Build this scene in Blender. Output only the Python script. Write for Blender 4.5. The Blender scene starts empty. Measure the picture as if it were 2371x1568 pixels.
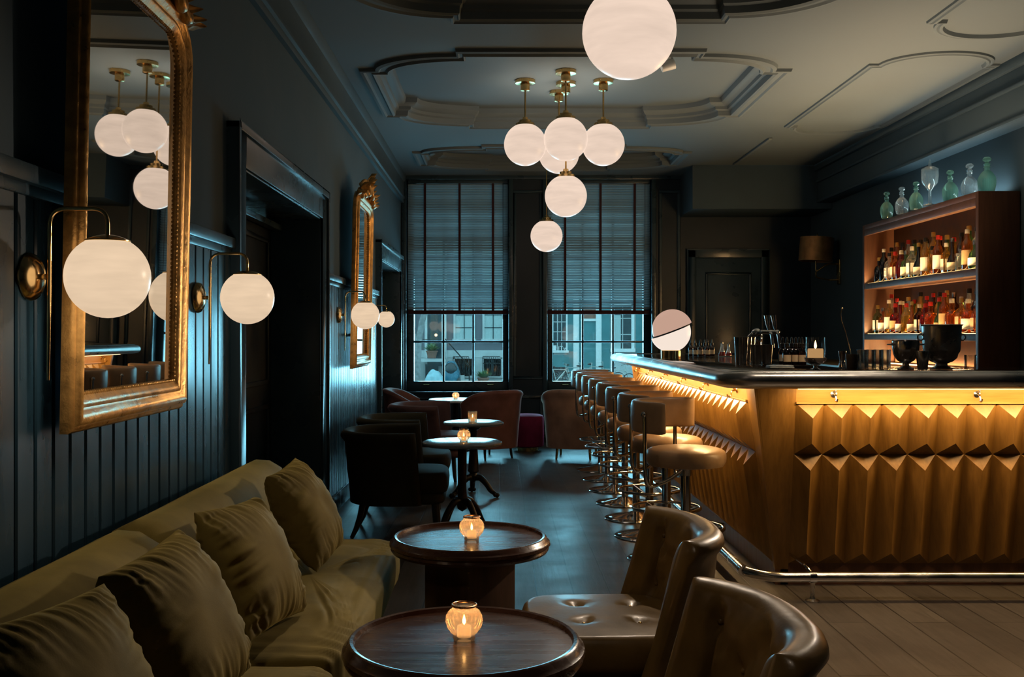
import bpy, bmesh, math, random
from mathutils import Vector, Matrix, noise
PI = math.pi
R = math.radians
random.seed(7)
scene = bpy.context.scene
COL = scene.collection
F, EYE, VX, VY = 2305.0, 1.3, 1158.0, 776.0          # focal length in px, eye height, vanishing point

# ------------------------------------------------------------------ geometry helpers
class G:
    """collects vertices and faces of one mesh"""
    def __init__(s): s.v = []; s.f = []
    def add(s, vs, fs, M=None):
        b = len(s.v)
        s.v += [tuple(M @ Vector(p)) for p in vs] if M else [tuple(p) for p in vs]
        s.f += [tuple(b + i for i in f) for f in fs]
        return s
    def join(s, o, M=None): return s.add(o.v, o.f, M)
    def box(s, x0, x1, y0, y1, z0, z1, M=None):
        v = [(x, y, z) for z in (z0, z1) for y in (y0, y1) for x in (x0, x1)]
        return s.add(v, [(0,2,3,1),(4,5,7,6),(0,1,5,4),(2,6,7,3),(0,4,6,2),(1,3,7,5)], M)
    def rings(s, rs, closed=True, caps=True, loop=False, M=None):
        n = len(rs[0]); v = [p for r in rs for p in r]; f = []
        m = len(rs)
        for i in range(m if loop else m - 1):
            a, b = i * n, ((i + 1) % m) * n
            for j in range(n if closed else n - 1):
                k = (j + 1) % n
                f.append((a + j, a + k, b + k, b + j))
        if caps and not loop:
            f.append(tuple(range(n - 1, -1, -1))); f.append(tuple((m - 1) * n + j for j in range(n)))
        return s.add(v, f, M)
    def lathe(s, prof, n=32, M=None, rib=None, caps=True):
        rs = []
        for r, z in prof:
            ring = []
            for j in range(n):
                a = 2 * PI * j / n
                q = max(r, 1e-5) * (rib(a, z) if rib else 1)
                ring.append((q * math.cos(a), q * math.sin(a), z))
            rs.append(ring)
        return s.rings(rs, True, caps, M=M)
    def tube(s, pts, r, n=10, closed=False, M=None):
        P_ = [Vector(p) for p in pts]; m = len(P_)
        rad = r if isinstance(r, (list, tuple)) else [r] * m
        T = []
        for i in range(m):
            a = P_[(i - 1) % m] if (closed or i > 0) else P_[i]
            b = P_[(i + 1) % m] if (closed or i < m - 1) else P_[i]
            T.append((b - a).normalized())
        up = Vector((0, 0, 1)) if abs(T[0].z) < .9 else Vector((1, 0, 0))
        N = (up - T[0] * up.dot(T[0])).normalized()
        rs = []
        for i in range(m):
            N = (N - T[i] * N.dot(T[i])).normalized()
            B = T[i].cross(N)
            rs.append([P_[i] + (N * math.cos(2*PI*j/n) + B * math.sin(2*PI*j/n)) * rad[i] for j in range(n)])
        return s.rings(rs, True, not closed, closed, M)
    def prism(s, poly, z0, z1, M=None):
        n = len(poly)
        v = [(x, y, z0) for x, y in poly] + [(x, y, z1) for x, y in poly]
        f = [tuple(range(n - 1, -1, -1)), tuple(range(n, 2 * n))]
        f += [(i, (i + 1) % n, n + (i + 1) % n, n + i) for i in range(n)]
        return s.add(v, f, M)
    def ball(s, c, r, n=24, m=14, t0=0.0, t1=PI, M=None, sc=(1,1,1)):
        prof = [(math.sin(t0 + (t1 - t0) * i / m), math.cos(t0 + (t1 - t0) * i / m)) for i in range(m + 1)]
        X = Matrix.Translation(c) @ Matrix.Diagonal((r*sc[0], r*sc[1], r*sc[2], 1))
        return s.lathe([(a, b) for a, b in prof], n, (M @ X) if M else X)
    def grid(s, fn, nu, nv, M=None):
        v = [fn(i / (nu - 1), j / (nv - 1)) for i in range(nu) for j in range(nv)]
        f = [(i*nv + j, (i+1)*nv + j, (i+1)*nv + j + 1, i*nv + j + 1) for i in range(nu-1) for j in range(nv-1)]
        return s.add(v, f, M)

def T(x, y, z): return Matrix.Translation((x, y, z))
def RX(a): return Matrix.Rotation(a, 4, 'X')
def RY(a): return Matrix.Rotation(a, 4, 'Y')
def RZ(a): return Matrix.Rotation(a, 4, 'Z')

def fillet(pts, r, n=6):
    """round the inner corners of a 3-D polyline"""
    P_ = [Vector(p) for p in pts]; out = [P_[0]]
    for i in range(1, len(P_) - 1):
        a, b, c = P_[i-1], P_[i], P_[i+1]
        d1, d2 = (a - b), (c - b)
        q = min(r, d1.length * .49, d2.length * .49)
        p0, p1 = b + d1.normalized() * q, b + d2.normalized() * q
        for k in range(n + 1):
            t = k / n
            out.append(p0 * (1-t)**2 + b * 2*t*(1-t) + p1 * t*t)
    out.append(P_[-1])
    return out

def arcpts(c, r, a0, a1, n=12, plane='xy'):
    o = []
    for i in range(n + 1):
        a = a0 + (a1 - a0) * i / n
        u, w = r * math.cos(a), r * math.sin(a)
        o.append({'xy': (c[0]+u, c[1]+w, c[2]), 'xz': (c[0]+u, c[1], c[2]+w), 'yz': (c[0], c[1]+u, c[2]+w)}[plane])
    return o

def build(name, g, mat, parent=None, bevel=0.0, smooth=40, seg=2, sub=0):
    bm = bmesh.new()
    vs = [bm.verts.new(p) for p in g.v]
    for f in g.f:
        try: bm.faces.new([vs[i] for i in f])
        except ValueError: pass
    bmesh.ops.remove_doubles(bm, verts=bm.verts, dist=1e-5)
    bmesh.ops.recalc_face_normals(bm, faces=bm.faces)
    if bevel:
        es = [e for e in bm.edges if len(e.link_faces) == 2 and e.calc_face_angle(0) > R(40)]
        bmesh.ops.bevel(bm, geom=es, offset=bevel, segments=seg, affect='EDGES', profile=.5, clamp_overlap=True)
    for f in bm.faces: f.smooth = smooth > 0
    if smooth > 0:
        for e in bm.edges:
            e.smooth = not (len(e.link_faces) == 2 and e.calc_face_angle(0) > R(smooth))
    me = bpy.data.meshes.new(name)
    bm.to_mesh(me); bm.free()
    me.materials.append(mat)
    o = bpy.data.objects.new(name, me); COL.objects.link(o)
    if parent: o.parent = parent
    if sub:
        md = o.modifiers.new('subdivision', 'SUBSURF'); md.levels = sub; md.render_levels = sub
    return o

def text_mesh(c):
    """a font curve turned into a plain mesh object"""
    o = bpy.data.objects.new('lettering', c); COL.objects.link(o)
    me = bpy.data.meshes.new_from_object(o.evaluated_get(bpy.context.evaluated_depsgraph_get()))
    bpy.data.objects.remove(o)
    n = bpy.data.objects.new('lettering', me); COL.objects.link(n)
    return n
def tag(o, label, cat, group=None):
    o['label'] = label; o['category'] = cat
    if group: o['group'] = group
    return o
def thing(name, label, cat, loc=(0,0,0), rz=0, group=None):
    o = bpy.data.objects.new(name, None); COL.objects.link(o)
    o.empty_display_size = .1
    o.location = loc; o.rotation_euler = (0, 0, rz)
    return tag(o, label, cat, group)
def struct(name, g, mat, parent=None, **k):
    o = build(name, g, mat, parent, **k)
    o['kind'] = 'structure'
    return o
def dup(o, parent=None):
    c = o.copy(); COL.objects.link(c)
    if parent: c.parent = parent
    for ch in list(o.children): dup(ch, c)
    return c
def placed(o, label, loc, rz=0, first=False):
    c = o if first else dup(o)
    c.location = loc; c.rotation_euler = (0, 0, rz); c['label'] = label
    return c
ORD = 'first second third fourth fifth sixth seventh eighth ninth tenth eleventh twelfth thirteenth fourteenth fifteenth sixteenth seventeenth eighteenth'.split()

# ------------------------------------------------------------------ materials
def new_mat(name):
    m = bpy.data.materials.new(name); m.use_nodes = True
    nt = m.node_tree
    return m, nt, nt.nodes['Principled BSDF'], nt.nodes, nt.links
def coords(N, L, kind='Object', scale=(1,1,1)):
    tc = N.new('ShaderNodeTexCoord'); mp = N.new('ShaderNodeMapping')
    mp.inputs['Scale'].default_value = scale
    L.new(tc.outputs[kind], mp.inputs['Vector'])
    return mp.outputs['Vector']
def nz(N, L, vec, scale, detail=4, rough=.55):
    n = N.new('ShaderNodeTexNoise'); n.inputs['Scale'].default_value = scale
    n.inputs['Detail'].default_value = detail; n.inputs['Roughness'].default_value = rough
    L.new(vec, n.inputs['Vector']); return n.outputs['Fac']
def ramp(N, L, fac, stops):
    r = N.new('ShaderNodeValToRGB'); e = r.color_ramp.elements
    while len(e) < len(stops): e.new(.5)
    for i, (p, c) in enumerate(stops):
        e[i].position = p; e[i].color = (*c, 1) if len(c) == 3 else c
    L.new(fac, r.inputs['Fac']); return r.outputs['Color']
def mrange(N, L, fac, a, b, lo=.3, hi=.7):
    m = N.new('ShaderNodeMapRange'); m.inputs['From Min'].default_value = lo; m.inputs['From Max'].default_value = hi
    m.inputs['To Min'].default_value = a; m.inputs['To Max'].default_value = b
    L.new(fac, m.inputs['Value']); return m.outputs['Result']
def bump(N, L, b, h, strength, dist=.01):
    n = N.new('ShaderNodeBump'); n.inputs['Strength'].default_value = strength; n.inputs['Distance'].default_value = dist
    L.new(h, n.inputs['Height']); L.new(n.outputs['Normal'], b.inputs['Normal'])
def M_(name, col, rough=.5, metal=0, var=.25, scale=12, bmp=0, stretch=(1,1,1), spec=.5, sheen=0, stint=None, coat=0, rvar=.08):
    """general procedural material: noise-mottled colour, roughness and bump"""
    m, nt, b, N, L = new_mat(name)
    v = coords(N, L, 'Object', stretch)
    n = nz(N, L, v, scale)
    lo = tuple(c * (1 - var) for c in col); hi = tuple(min(1, c * (1 + var)) for c in col)
    L.new(ramp(N, L, n, [(.3, lo), (.7, hi)]), b.inputs['Base Color'])
    L.new(mrange(N, L, n, max(.02, rough - rvar), min(1, rough + rvar)), b.inputs['Roughness'])
    b.inputs['Metallic'].default_value = metal
    b.inputs['Specular IOR Level'].default_value = spec
    if sheen:
        b.inputs['Sheen Weight'].default_value = sheen; b.inputs['Sheen Roughness'].default_value = .35
        b.inputs['Sheen Tint'].default_value = (*(stint or hi), 1)
    if coat:
        b.inputs['Coat Weight'].default_value = coat; b.inputs['Coat Roughness'].default_value = .12
    if bmp: bump(N, L, b, nz(N, L, v, scale * 3.5), bmp)
    return m
def emis(name, col, strength):
    m, nt, b, N, L = new_mat(name)
    b.inputs['Base Color'].default_value = (0, 0, 0, 1); b.inputs['Roughness'].default_value = .3; b.inputs['Specular IOR Level'].default_value = .15
    b.inputs['Emission Color'].default_value = (*col, 1); b.inputs['Emission Strength'].default_value = strength
    return m
def opal(name, col, strength, amount=.09):
    """lit opal glass with faint horizontal marbling"""
    m = emis(name, col, strength); N, L = m.node_tree.nodes, m.node_tree.links
    n = nz(N, L, coords(N, L, 'Object', (1.5, 1.5, 9)), 2.2, 4, .55)
    L.new(mrange(N, L, n, strength * (1 - amount), strength * (1 + amount)), N['Principled BSDF'].inputs['Emission Strength'])
    return m
def thin_glass(name, tint=(1,1,1), refl=.12, rough=.03):
    """thin-walled glass: tinted see-through with a fresnel reflection"""
    m, nt, b, N, L = new_mat(name); N.remove(b)
    tr = N.new('ShaderNodeBsdfTransparent'); tr.inputs['Color'].default_value = (*tint, 1)
    gl = N.new('ShaderNodeBsdfGlossy'); gl.inputs['Roughness'].default_value = rough
    lw = N.new('ShaderNodeLayerWeight'); lw.inputs['Blend'].default_value = .35
    mx = N.new('ShaderNodeMixShader')
    mm = N.new('ShaderNodeMath'); mm.operation = 'MULTIPLY_ADD'; mm.inputs[1].default_value = .75; mm.inputs[2].default_value = refl * .4
    L.new(lw.outputs['Fresnel'], mm.inputs[0]); L.new(mm.outputs[0], mx.inputs['Fac'])
    L.new(tr.outputs[0], mx.inputs[1]); L.new(gl.outputs[0], mx.inputs[2])
    L.new(mx.outputs[0], N['Material Output'].inputs['Surface'])
    return m
def lustre_glass(name, tint, tr_col, w=.4):
    """thin ribbed glass whose wall also scatters the light of the candle inside"""
    m = thin_glass(name, tint, .35, .06); N, L = m.node_tree.nodes, m.node_tree.links
    out = N['Material Output']; src = out.inputs['Surface'].links[0].from_socket
    t = N.new('ShaderNodeBsdfTranslucent'); t.inputs['Color'].default_value = (*tr_col, 1)
    mx = N.new('ShaderNodeMixShader'); mx.inputs['Fac'].default_value = w
    L.new(src, mx.inputs[1]); L.new(t.outputs[0], mx.inputs[2]); L.new(mx.outputs[0], out.inputs['Surface'])
    return m
def wood(name, c0, c1, rough=.4, axis='z', scale=1, spec=.5, coat=0):
    m, nt, b, N, L = new_mat(name)
    st = {'z': (9, 9, .7), 'x': (.7, 9, 9), 'y': (9, .7, 9)}[axis]
    v = coords(N, L, 'Object', tuple(s * scale for s in st))
    n = nz(N, L, v, 3, 6, .6); n2 = nz(N, L, v, 14, 3)
    ad = N.new('ShaderNodeMath'); ad.operation = 'MULTIPLY_ADD'; ad.inputs[1].default_value = .35
    L.new(n2, ad.inputs[0]); L.new(n, ad.inputs[2])
    L.new(ramp(N, L, ad.outputs[0], [(.35, c0), (.85, c1)]), b.inputs['Base Color'])
    L.new(mrange(N, L, n, rough - .06, rough + .1), b.inputs['Roughness'])
    b.inputs['Specular IOR Level'].default_value = spec
    if coat: b.inputs['Coat Weight'].default_value = coat; b.inputs['Coat Roughness'].default_value = .1
    bump(N, L, b, n2, .08, .004)
    return m
def floor_mat():
    m, nt, b, N, L = new_mat('dark oak planks')
    tc = N.new('ShaderNodeTexCoord'); mp = N.new('ShaderNodeMapping'); mp.inputs['Rotation'].default_value = (0, 0, R(90))
    L.new(tc.outputs['Object'], mp.inputs['Vector'])
    br = N.new('ShaderNodeTexBrick')
    br.inputs['Scale'].default_value = 1; br.inputs['Brick Width'].default_value = 1.9; br.inputs['Row Height'].default_value = .185
    br.inputs['Mortar Size'].default_value = .0035; br.inputs['Mortar Smooth'].default_value = .2; br.inputs['Bias'].default_value = 0
    br.inputs['Color1'].default_value = (.052, .046, .042, 1); br.inputs['Color2'].default_value = (.085, .075, .066, 1)
    br.inputs['Mortar'].default_value = (.015, .013, .012, 1); br.offset = .37
    L.new(mp.outputs[0], br.inputs['Vector'])
    v = coords(N, L, 'Object', (14, .9, 1)); n = nz(N, L, v, 4, 6, .65)
    mx = N.new('ShaderNodeMix'); mx.data_type = 'RGBA'; mx.blend_type = 'MULTIPLY'; mx.inputs['Factor'].default_value = .75
    L.new(br.outputs['Color'], mx.inputs['A']); L.new(ramp(N, L, n, [(.3, (.5,.5,.5)), (.7, (1.2,1.2,1.2))]), mx.inputs['B'])
    L.new(mx.outputs['Result'], b.inputs['Base Color'])
    n2 = nz(N, L, coords(N, L, 'Object', (1, 1, 1)), 3.2, 5)
    L.new(mrange(N, L, n2, .29, .42), b.inputs['Roughness'])
    ad = N.new('ShaderNodeMath'); ad.operation = 'MULTIPLY_ADD'; ad.inputs[1].default_value = -1.5
    L.new(br.outputs['Fac'], ad.inputs[0]); L.new(n, ad.inputs[2])
    bump(N, L, b, ad.outputs[0], .25, .004)
    return m
def velvet(name, c, sheen=.7):
    m, nt, b, N, L = new_mat(name)
    v = coords(N, L); n = nz(N, L, v, 5, 5)
    L.new(ramp(N, L, n, [(.3, tuple(x*.7 for x in c)), (.7, tuple(x*1.25 for x in c))]), b.inputs['Base Color'])
    b.inputs['Roughness'].default_value = .75; b.inputs['Specular IOR Level'].default_value = .2
    b.inputs['Sheen Weight'].default_value = sheen; b.inputs['Sheen Roughness'].default_value = .3
    b.inputs['Sheen Tint'].default_value = (*[min(1, x*3.2) for x in c], 1)
    bump(N, L, b, nz(N, L, v, 260, 2), .12, .002)
    return m

MAT = {}
def setup_materials():
    A = MAT
    A['floor'] = floor_mat()
    A['wall'] = M_('matt blue-grey wall paint', (.043, .067, .084), .75, var=.12, scale=2.2, spec=.3)
    A['panel'] = M_('gloss petrol panelling paint', (.014, .036, .054), .26, var=.2, scale=1.5, stretch=(3,3,.6), rvar=.07, spec=.6)
    A['frame'] = M_('satin petrol joinery paint', (.022, .042, .056), .3, var=.2, scale=3, spec=.6)
    A['black'] = M_('black petrol paint', (.012, .020, .028), .4, var=.2, scale=3)
    A['ceiling'] = M_('grey ceiling paint', (.105, .130, .142), .8, var=.07, scale=1.6, spec=.25)
    A['brass'] = M_('aged brass', (.72, .47, .19), .24, 1, var=.15, scale=9)
    A['polbrass'] = M_('polished brass', (.86, .62, .30), .2, 1, var=.08, scale=6, rvar=.03)
    A['gilt'] = M_('gilded plaster', (.60, .33, .10), .34, .6, var=.3, scale=24, bmp=.2)
    A['chrome'] = M_('chrome', (.72, .72, .72), .09, 1, var=.05, scale=8, rvar=.03)
    A['steel'] = M_('brushed steel', (.60, .58, .55), .22, 1, var=.08, scale=10)
    A['pewter'] = M_('pewter bar edge', (.55, .54, .52), .33, 1, var=.12, scale=5)
    A['globe'] = opal('lit opal glass', (1.0, .77, .62), .82)
    A['globe_sconce'] = opal('lit warm opal glass', (1.0, .74, .50), .78, .13)
    A['globe_hot'] = emis('lit opal glass of the bar lamp', (1.0, .84, .72), .92)
    A['globe_dim'] = emis('dimly lit opal glass of the bar lamp', (1.0, .62, .47), .55)
    A['led'] = emis('warm light strip', (1.0, .60, .22), 6)
    A['flame'] = emis('candle flame', (1.0, .55, .18), 14)
    A['wax'] = emis('glowing candle wax', (1.0, .55, .22), .5)
    A['olive'] = velvet('olive velvet', (.165, .124, .034), .4)
    A['green'] = velvet('dark moss velvet', (.022, .021, .013), .5)
    A['mauve'] = velvet('dusky mauve velvet', (.085, .050, .050), .7)
    A['rose'] = velvet('rose velvet', (.17, .075, .060), .7)
    A['blush'] = velvet('blush velvet', (.28, .17, .125), .6)
    A['magenta'] = velvet('magenta velvet', (.16, .012, .045), .8)
    A['leather'] = M_('olive brown leather', (.155, .092, .026), .36, var=.3, scale=7, bmp=.12, spec=.5, coat=.08)
    A['tan'] = M_('tan leather', (.36, .235, .135), .38, var=.15, scale=9, bmp=.08, coat=.1)
    A['tumbler'] = thin_glass('clear drinking glass', (.97, .98, .97), .15)
    A['mahog'] = wood('dark mahogany', (.046, .020, .012), (.060, .027, .016), .24, 'x', 1, coat=.35)
    A['mahogz'] = wood('dark mahogany upright', (.026, .011, .006), (.07, .028, .015), .35, 'z')
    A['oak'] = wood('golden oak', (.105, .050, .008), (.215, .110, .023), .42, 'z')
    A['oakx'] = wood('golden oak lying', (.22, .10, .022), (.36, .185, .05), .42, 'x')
    A['walnut'] = wood('red walnut', (.065, .024, .012), (.13, .054, .027), .42, 'z')
    A['darkleg'] = wood('black stained wood', (.008, .006, .005), (.02, .014, .01), .35, 'z')
    A['iron'] = M_('cast iron', (.02, .018, .017), .35, .6, var=.3, scale=20, bmp=.2)
    A['stone'] = M_('grey green stone', (.17, .20, .20), .2, var=.25, scale=7, rvar=.04)
    A['white'] = M_('white laminate', (.72, .74, .74), .25, var=.04)
    A['slat'] = M_('painted blind slats', (.20, .26, .28), .45, var=.1, scale=3)
    A['tape'] = M_('dark red ladder tape', (.035, .008, .012), .8, var=.2)
    A['glass'] = thin_glass('window glass', (.95, .98, .98))
    A['clear'] = lustre_glass('clear crystal', (.96, .98, .98), (.85, .92, .92), .22)
    A['seagreen'] = lustre_glass('sea green crystal', (.55, .78, .66), (.6, .85, .72), .26)
    A['votive'] = lustre_glass('amber lustre glass', (.97, .88, .78), (1.0, .74, .50), .15)
    m, nt, b, N, L = new_mat('foxed mirror glass')
    b.inputs['Metallic'].default_value = 1
    n = nz(N, L, coords(N, L, 'Object', (1, 1, 1)), 2.5, 3, .5)
    L.new(ramp(N, L, n, [(.3, (.68, .67, .64)), (.7, (.76, .75, .72))]), b.inputs['Base Color'])
    b.inputs['Roughness'].default_value = .012
    A['mirror'] = m
    A['topgloss'] = M_('lacquered black bar top', (.022, .017, .014), .07, var=.2, scale=6, rvar=.03, spec=.7)
    A['brick'] = M_('grey brick', (.16, .15, .17), .85, var=.35, scale=20, stretch=(1,1,4))
    A['stucco'] = M_('pale stone', (.50, .52, .52), .8, var=.15, scale=2)
    A['teal'] = M_('petrol shopfront paint', (.06, .20, .22), .5, var=.15, scale=2)
    A['curtain'] = M_('pale curtain', (.42, .50, .50), .8, var=.2, scale=6, stretch=(12,1,1))
    A['pave'] = M_('street paving', (.26, .26, .26), .8, var=.25, scale=9)
    A['bark'] = M_('tree bark', (.25, .25, .25), .9, var=.35, scale=10, bmp=.4)
    A['leaf'] = M_('plant leaves', (.10, .20, .07), .5, var=.5, scale=9)
    A['terra'] = M_('terracotta', (.28, .13, .09), .8, var=.2)
    A['cartblue'] = M_('blue body paint', (.02, .13, .20), .25, var=.15, scale=4)
    A['nightglass'] = M_('dark window pane', (.02, .03, .035), .12, var=.2)
    A['cover'] = M_('pale blue tarpaulin', (.28, .46, .52), .6, var=.2, scale=7)
    A['darktin'] = M_('gunmetal', (.40, .38, .36), .3, 1, var=.15, scale=8)
    A['copper'] = M_('copper rim', (.70, .34, .15), .3, 1, var=.2, scale=30)
    A['amberglass'] = thin_glass('amber glass', (.35, .12, .03), .25)
    A['paperlabel'] = M_('cream paper label', (.75, .66, .50), .7, var=.06)
    A['red'] = M_('red lacquer', (.55, .03, .02), .35, var=.1)
    A['ink'] = M_('black ink', (.012, .012, .012), .7, var=.05)
    A['cloth'] = M_('folded blue cloth', (.35, .45, .55), .9, var=.15, scale=40)
    A['rubber'] = M_('black plastic', (.012, .012, .012), .35, var=.1)
setup_materials()
# ------------------------------------------------------------------ the room shell
ZC = 3.28
XL, XR, YB, YF = -1.23, 3.87, 12.4, -1.6
def room():
    g = G().box(XL - .4, XR + .2, YF - .2, YB + .05, -.12, 0)
    struct('floor', g, MAT['floor'])
    # left wall with two door openings
    g = G()
    for y0, y1, z0, z1 in ((YF, 4.60, 0, 3.5), (4.60, 6.70, 2.12, 3.5), (6.70, 9.98, 0, 3.5), (9.98, 11.95, 2.10, 3.5), (11.95, YB + .4, 0, 3.5)):
        g.box(XL - .35, XL, y0, y1, z0, z1)
    struct('wall_left', g, MAT['wall'])
    # right wall, the wall behind the camera
    struct('wall_right', G().box(XR, XR + .2, YF, YB + .4, 0, 3.5), MAT['wall'])
    struct('wall_front', G().box(XL - .35, XR + .2, YF - .2, YF, 0, 3.5), MAT['wall'])
    # window wall
    W = ((-1.173, .118), (.576, 1.894))
    g = G()
    y0, y1 = YB, YB + .38
    g.box(XL - .35, XR + .2, y0, y1, 0, .60)
    g.box(XL - .35, XR + .2, y0, y1, 3.26, 3.6)
    for a, b in ((XL - .35, W[0][0]), (W[0][1], W[1][0]), (W[1][1], XR + .2)): g.box(a, b, y0, y1, .60, 3.26)
    struct('wall_back', g, MAT['black'])
    # raised panelling on the pier and under the windows
    g = G()
    def frame2(x0, x1, z0, z1, w=.035, t=.022):
        for a, b, c, d in ((x0, x1, z0, z0 + w), (x0, x1, z1 - w, z1), (x0, x0 + w, z0 + w, z1 - w), (x1 - w, x1, z0 + w, z1 - w)):
            g.box(a, b, YB - t, YB + .002, c, d)
    frame2(.165, .53, .75, 3.1); frame2(.165, .53, .16, .55)
    frame2(-1.12, -.55, .14, .52); frame2(-.5, .08, .14, .52); frame2(.62, 1.22, .14, .52); frame2(1.27, 1.86, .14, .52)
    frame2(1.98, 2.24, .75, 3.1)
    g.box(XL, 2.3, YB - .03, YB + .002, .0, .12)
    struct('trim_1', g, MAT['frame'], bevel=.004)
    g = G()
    for x in (.118 - .012, .576 - .045, -1.173 - .05, 1.894 - .01):
        g.box(x, x + .055, YB - .035, YB + .01, .6, 3.26)
    g.box(XL, 2.35, YB - .05, YB + .01, 3.235, 3.28)
    struct('trim_2', g, MAT['frame'], bevel=.006)
    # windows
    for i, (a, b) in enumerate(W):
        f = G(); yy = YB + .16
        f.box(a, a + .085, yy, yy + .1, .60, 3.26); f.box(b - .085, b, yy, yy + .1, .60, 3.26)
        f.box(a, b, yy, yy + .1, 3.16, 3.26); f.box(a, b, yy - .02, yy + .1, .60, .715)
        f.box(a + .08, b - .08, yy, yy + .09, 2.24, 2.30)
        xs = [a + .085 + (b - a - .17) * k / 3 for k in (1, 2)]
        for x in xs: f.box(x - .013, x + .013, yy + .02, yy + .07, .70, 3.2)
        for z in (1.215, 1.72, 2.73): f.box(a + .08, b - .08, yy + .02, yy + .07, z - .013, z + .013)
        w = struct('window_%d' % (i + 1), f, MAT['frame'], bevel=.004)
        s = struct('window_sill', G().box(a - .02, b + .02, YB - .07, YB + .2, .575, .60), MAT['frame'], w, bevel=.006)
        struct('glazing', G().box(a + .08, b - .08, yy + .043, yy + .047, .71, 3.18), MAT['glass'], w)
        for x in (a + .20, b - .28):
            l = G().tube(fillet([(x, yy - .02, .675), (x, yy - .045, .675), (x + .085, yy - .045, .675), (x + .085, yy - .02, .675)], .012, 4), .006, 8)
            build('sash_lift', l, MAT['brass'], w)
        # blinds
        t = thing('venetian_blind', ['teal slatted blind half lowered over the window nearest the left wall',
                  'teal slatted blind half lowered over the window behind the bar stools'][i], 'blind', ((a + b) / 2, YB + .07, 3.25), group='slatted window blinds')
        hw = (b - a) / 2 - .02
        s = G(); n = 50; top, bot = -.06, -1.63
        for k in range(n):
            z = top + (bot - top) * (k + .5) / n
            Mx = T(0, 0, z) @ RX(R(-33 + 1.6 * math.sin(k * 1.7)))
            s.box(-hw, hw, -.0225, .0225, -.0012, .0012, Mx)
        build('slats', s, MAT['slat'], t)
        build('head_rail', G().box(-hw, hw, -.03, .03, -.055, 0), MAT['frame'], t, bevel=.004)
        build('bottom_rail', G().box(-hw, hw, -.028, .028, -1.69, -1.64), MAT['tape'], t, bevel=.006)
        for x in (-hw * .66, .02, hw * .70, ):
            build('ladder_tape', G().box(x - .014, x + .014, -.028, -.025, -1.66, -.04).box(x - .014, x + .014, .024, .027, -1.66, -.04), MAT['tape'], t)
        build('pull_cord', G().tube([(hw * .9, -.032, -.05), (hw * .9, -.034, -1.2), (hw * .9, -.032, -1.75)], .003, 6), MAT['tape'], t)
    # panelled door in the dark corner
    g = G()
    x0, x1, z1 = 2.33, 3.34, 2.36
    for a, b, c, d, t_ in ((x0, x0 + .1, 0, z1, .05), (x1 - .1, x1, 0, z1, .05), (x0, x1, z1 - .1, z1, .05)):
        g.box(a, b, YB - t_, YB + .002, c, d)
    d3 = struct('door_3', g, MAT['frame'], bevel=.008)
    g = G().box(x0 + .1, x1 - .1, YB - .02, YB + .002, 0.01, z1 - .1)
    for (a, b, c, d) in ((x0 + .22, x1 - .22, 1.05, 2.08), (x0 + .22, x1 - .22, .2, .92)):
        for q in ((a, b, c, c + .03), (a, b, d - .03, d), (a, a + .03, c, d), (b - .03, b, c, d)):
            g.box(q[0], q[1], YB - .04, YB, q[2], q[3])
    struct('door_leaf', g, MAT['frame'], d3, bevel=.006)
    # soffit block at the far right and beam along the right wall
    struct('trim_3', G().box(2.24, XR, 11.6, YB + .01, 2.77, 3.29), MAT['wall'], bevel=.01)
    g = G().box(3.70, XR + .01, YF, YB, 2.84, 3.29)
    g.box(3.675, 3.71, YF, YB, 3.07, 3.10).box(3.66, 3.71, YF, YB, 3.21, 3.29).box(3.685, 3.71, YF, YB, 2.84, 2.87)
    struct('trim_4', g, MAT['wall'], bevel=.008)
    # crown on the left wall
    g = G()
    prof = [(XL - .01, 2.94), (XL + .030, 2.94), (XL + .034, 2.955), (XL + .030, 2.985), (XL + .046, 2.995), (XL + .046, 3.02), (XL + .034, 3.035), (XL + .034, 3.20), (XL + .05, 3.215), (XL + .06, 3.285), (XL - .01, 3.285)]
    g.rings([[(x, y, z) for x, z in prof] for y in (YF, YB)])
    struct('trim_5', g, MAT['wall'])
    # tongue and groove wainscot
    k = 0
    for y0, y1 in ((YF, 4.475), (6.835, 9.83), (12.12, YB)):
        k += 1
        g = G().box(XL - .002, XL + .002, y0, y1, 0, 1.68)
        n = max(1, round((y1 - y0) / .105)); p = (y1 - y0) / n
        for i in range(n):
            a, b = y0 + i * p + .0055, y0 + (i + 1) * p - .0055
            g.prism([(XL + .001, a), (XL + .016, a), (XL + .021, a + .005), (XL + .021, b - .005), (XL + .016, b), (XL + .001, b)], .12, 1.685)
        struct('trim_%d' % (5 + k), g, MAT['panel'])
        g = G().box(XL - .002, XL + .045, y0, y1, 1.685, 1.735)
        g.box(XL - .002, XL + .028, y0, y1, 1.655, 1.69)
        struct('trim_%d' % (8 + k), g, MAT['frame'], bevel=.006)
        g = G().box(XL - .002, XL + .032, y0, y1, 0, .13)
        struct('baseboard_%s' % ('left', 'left_middle', 'left_far')[k - 1], g, MAT['panel'], bevel=.006)
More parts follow.
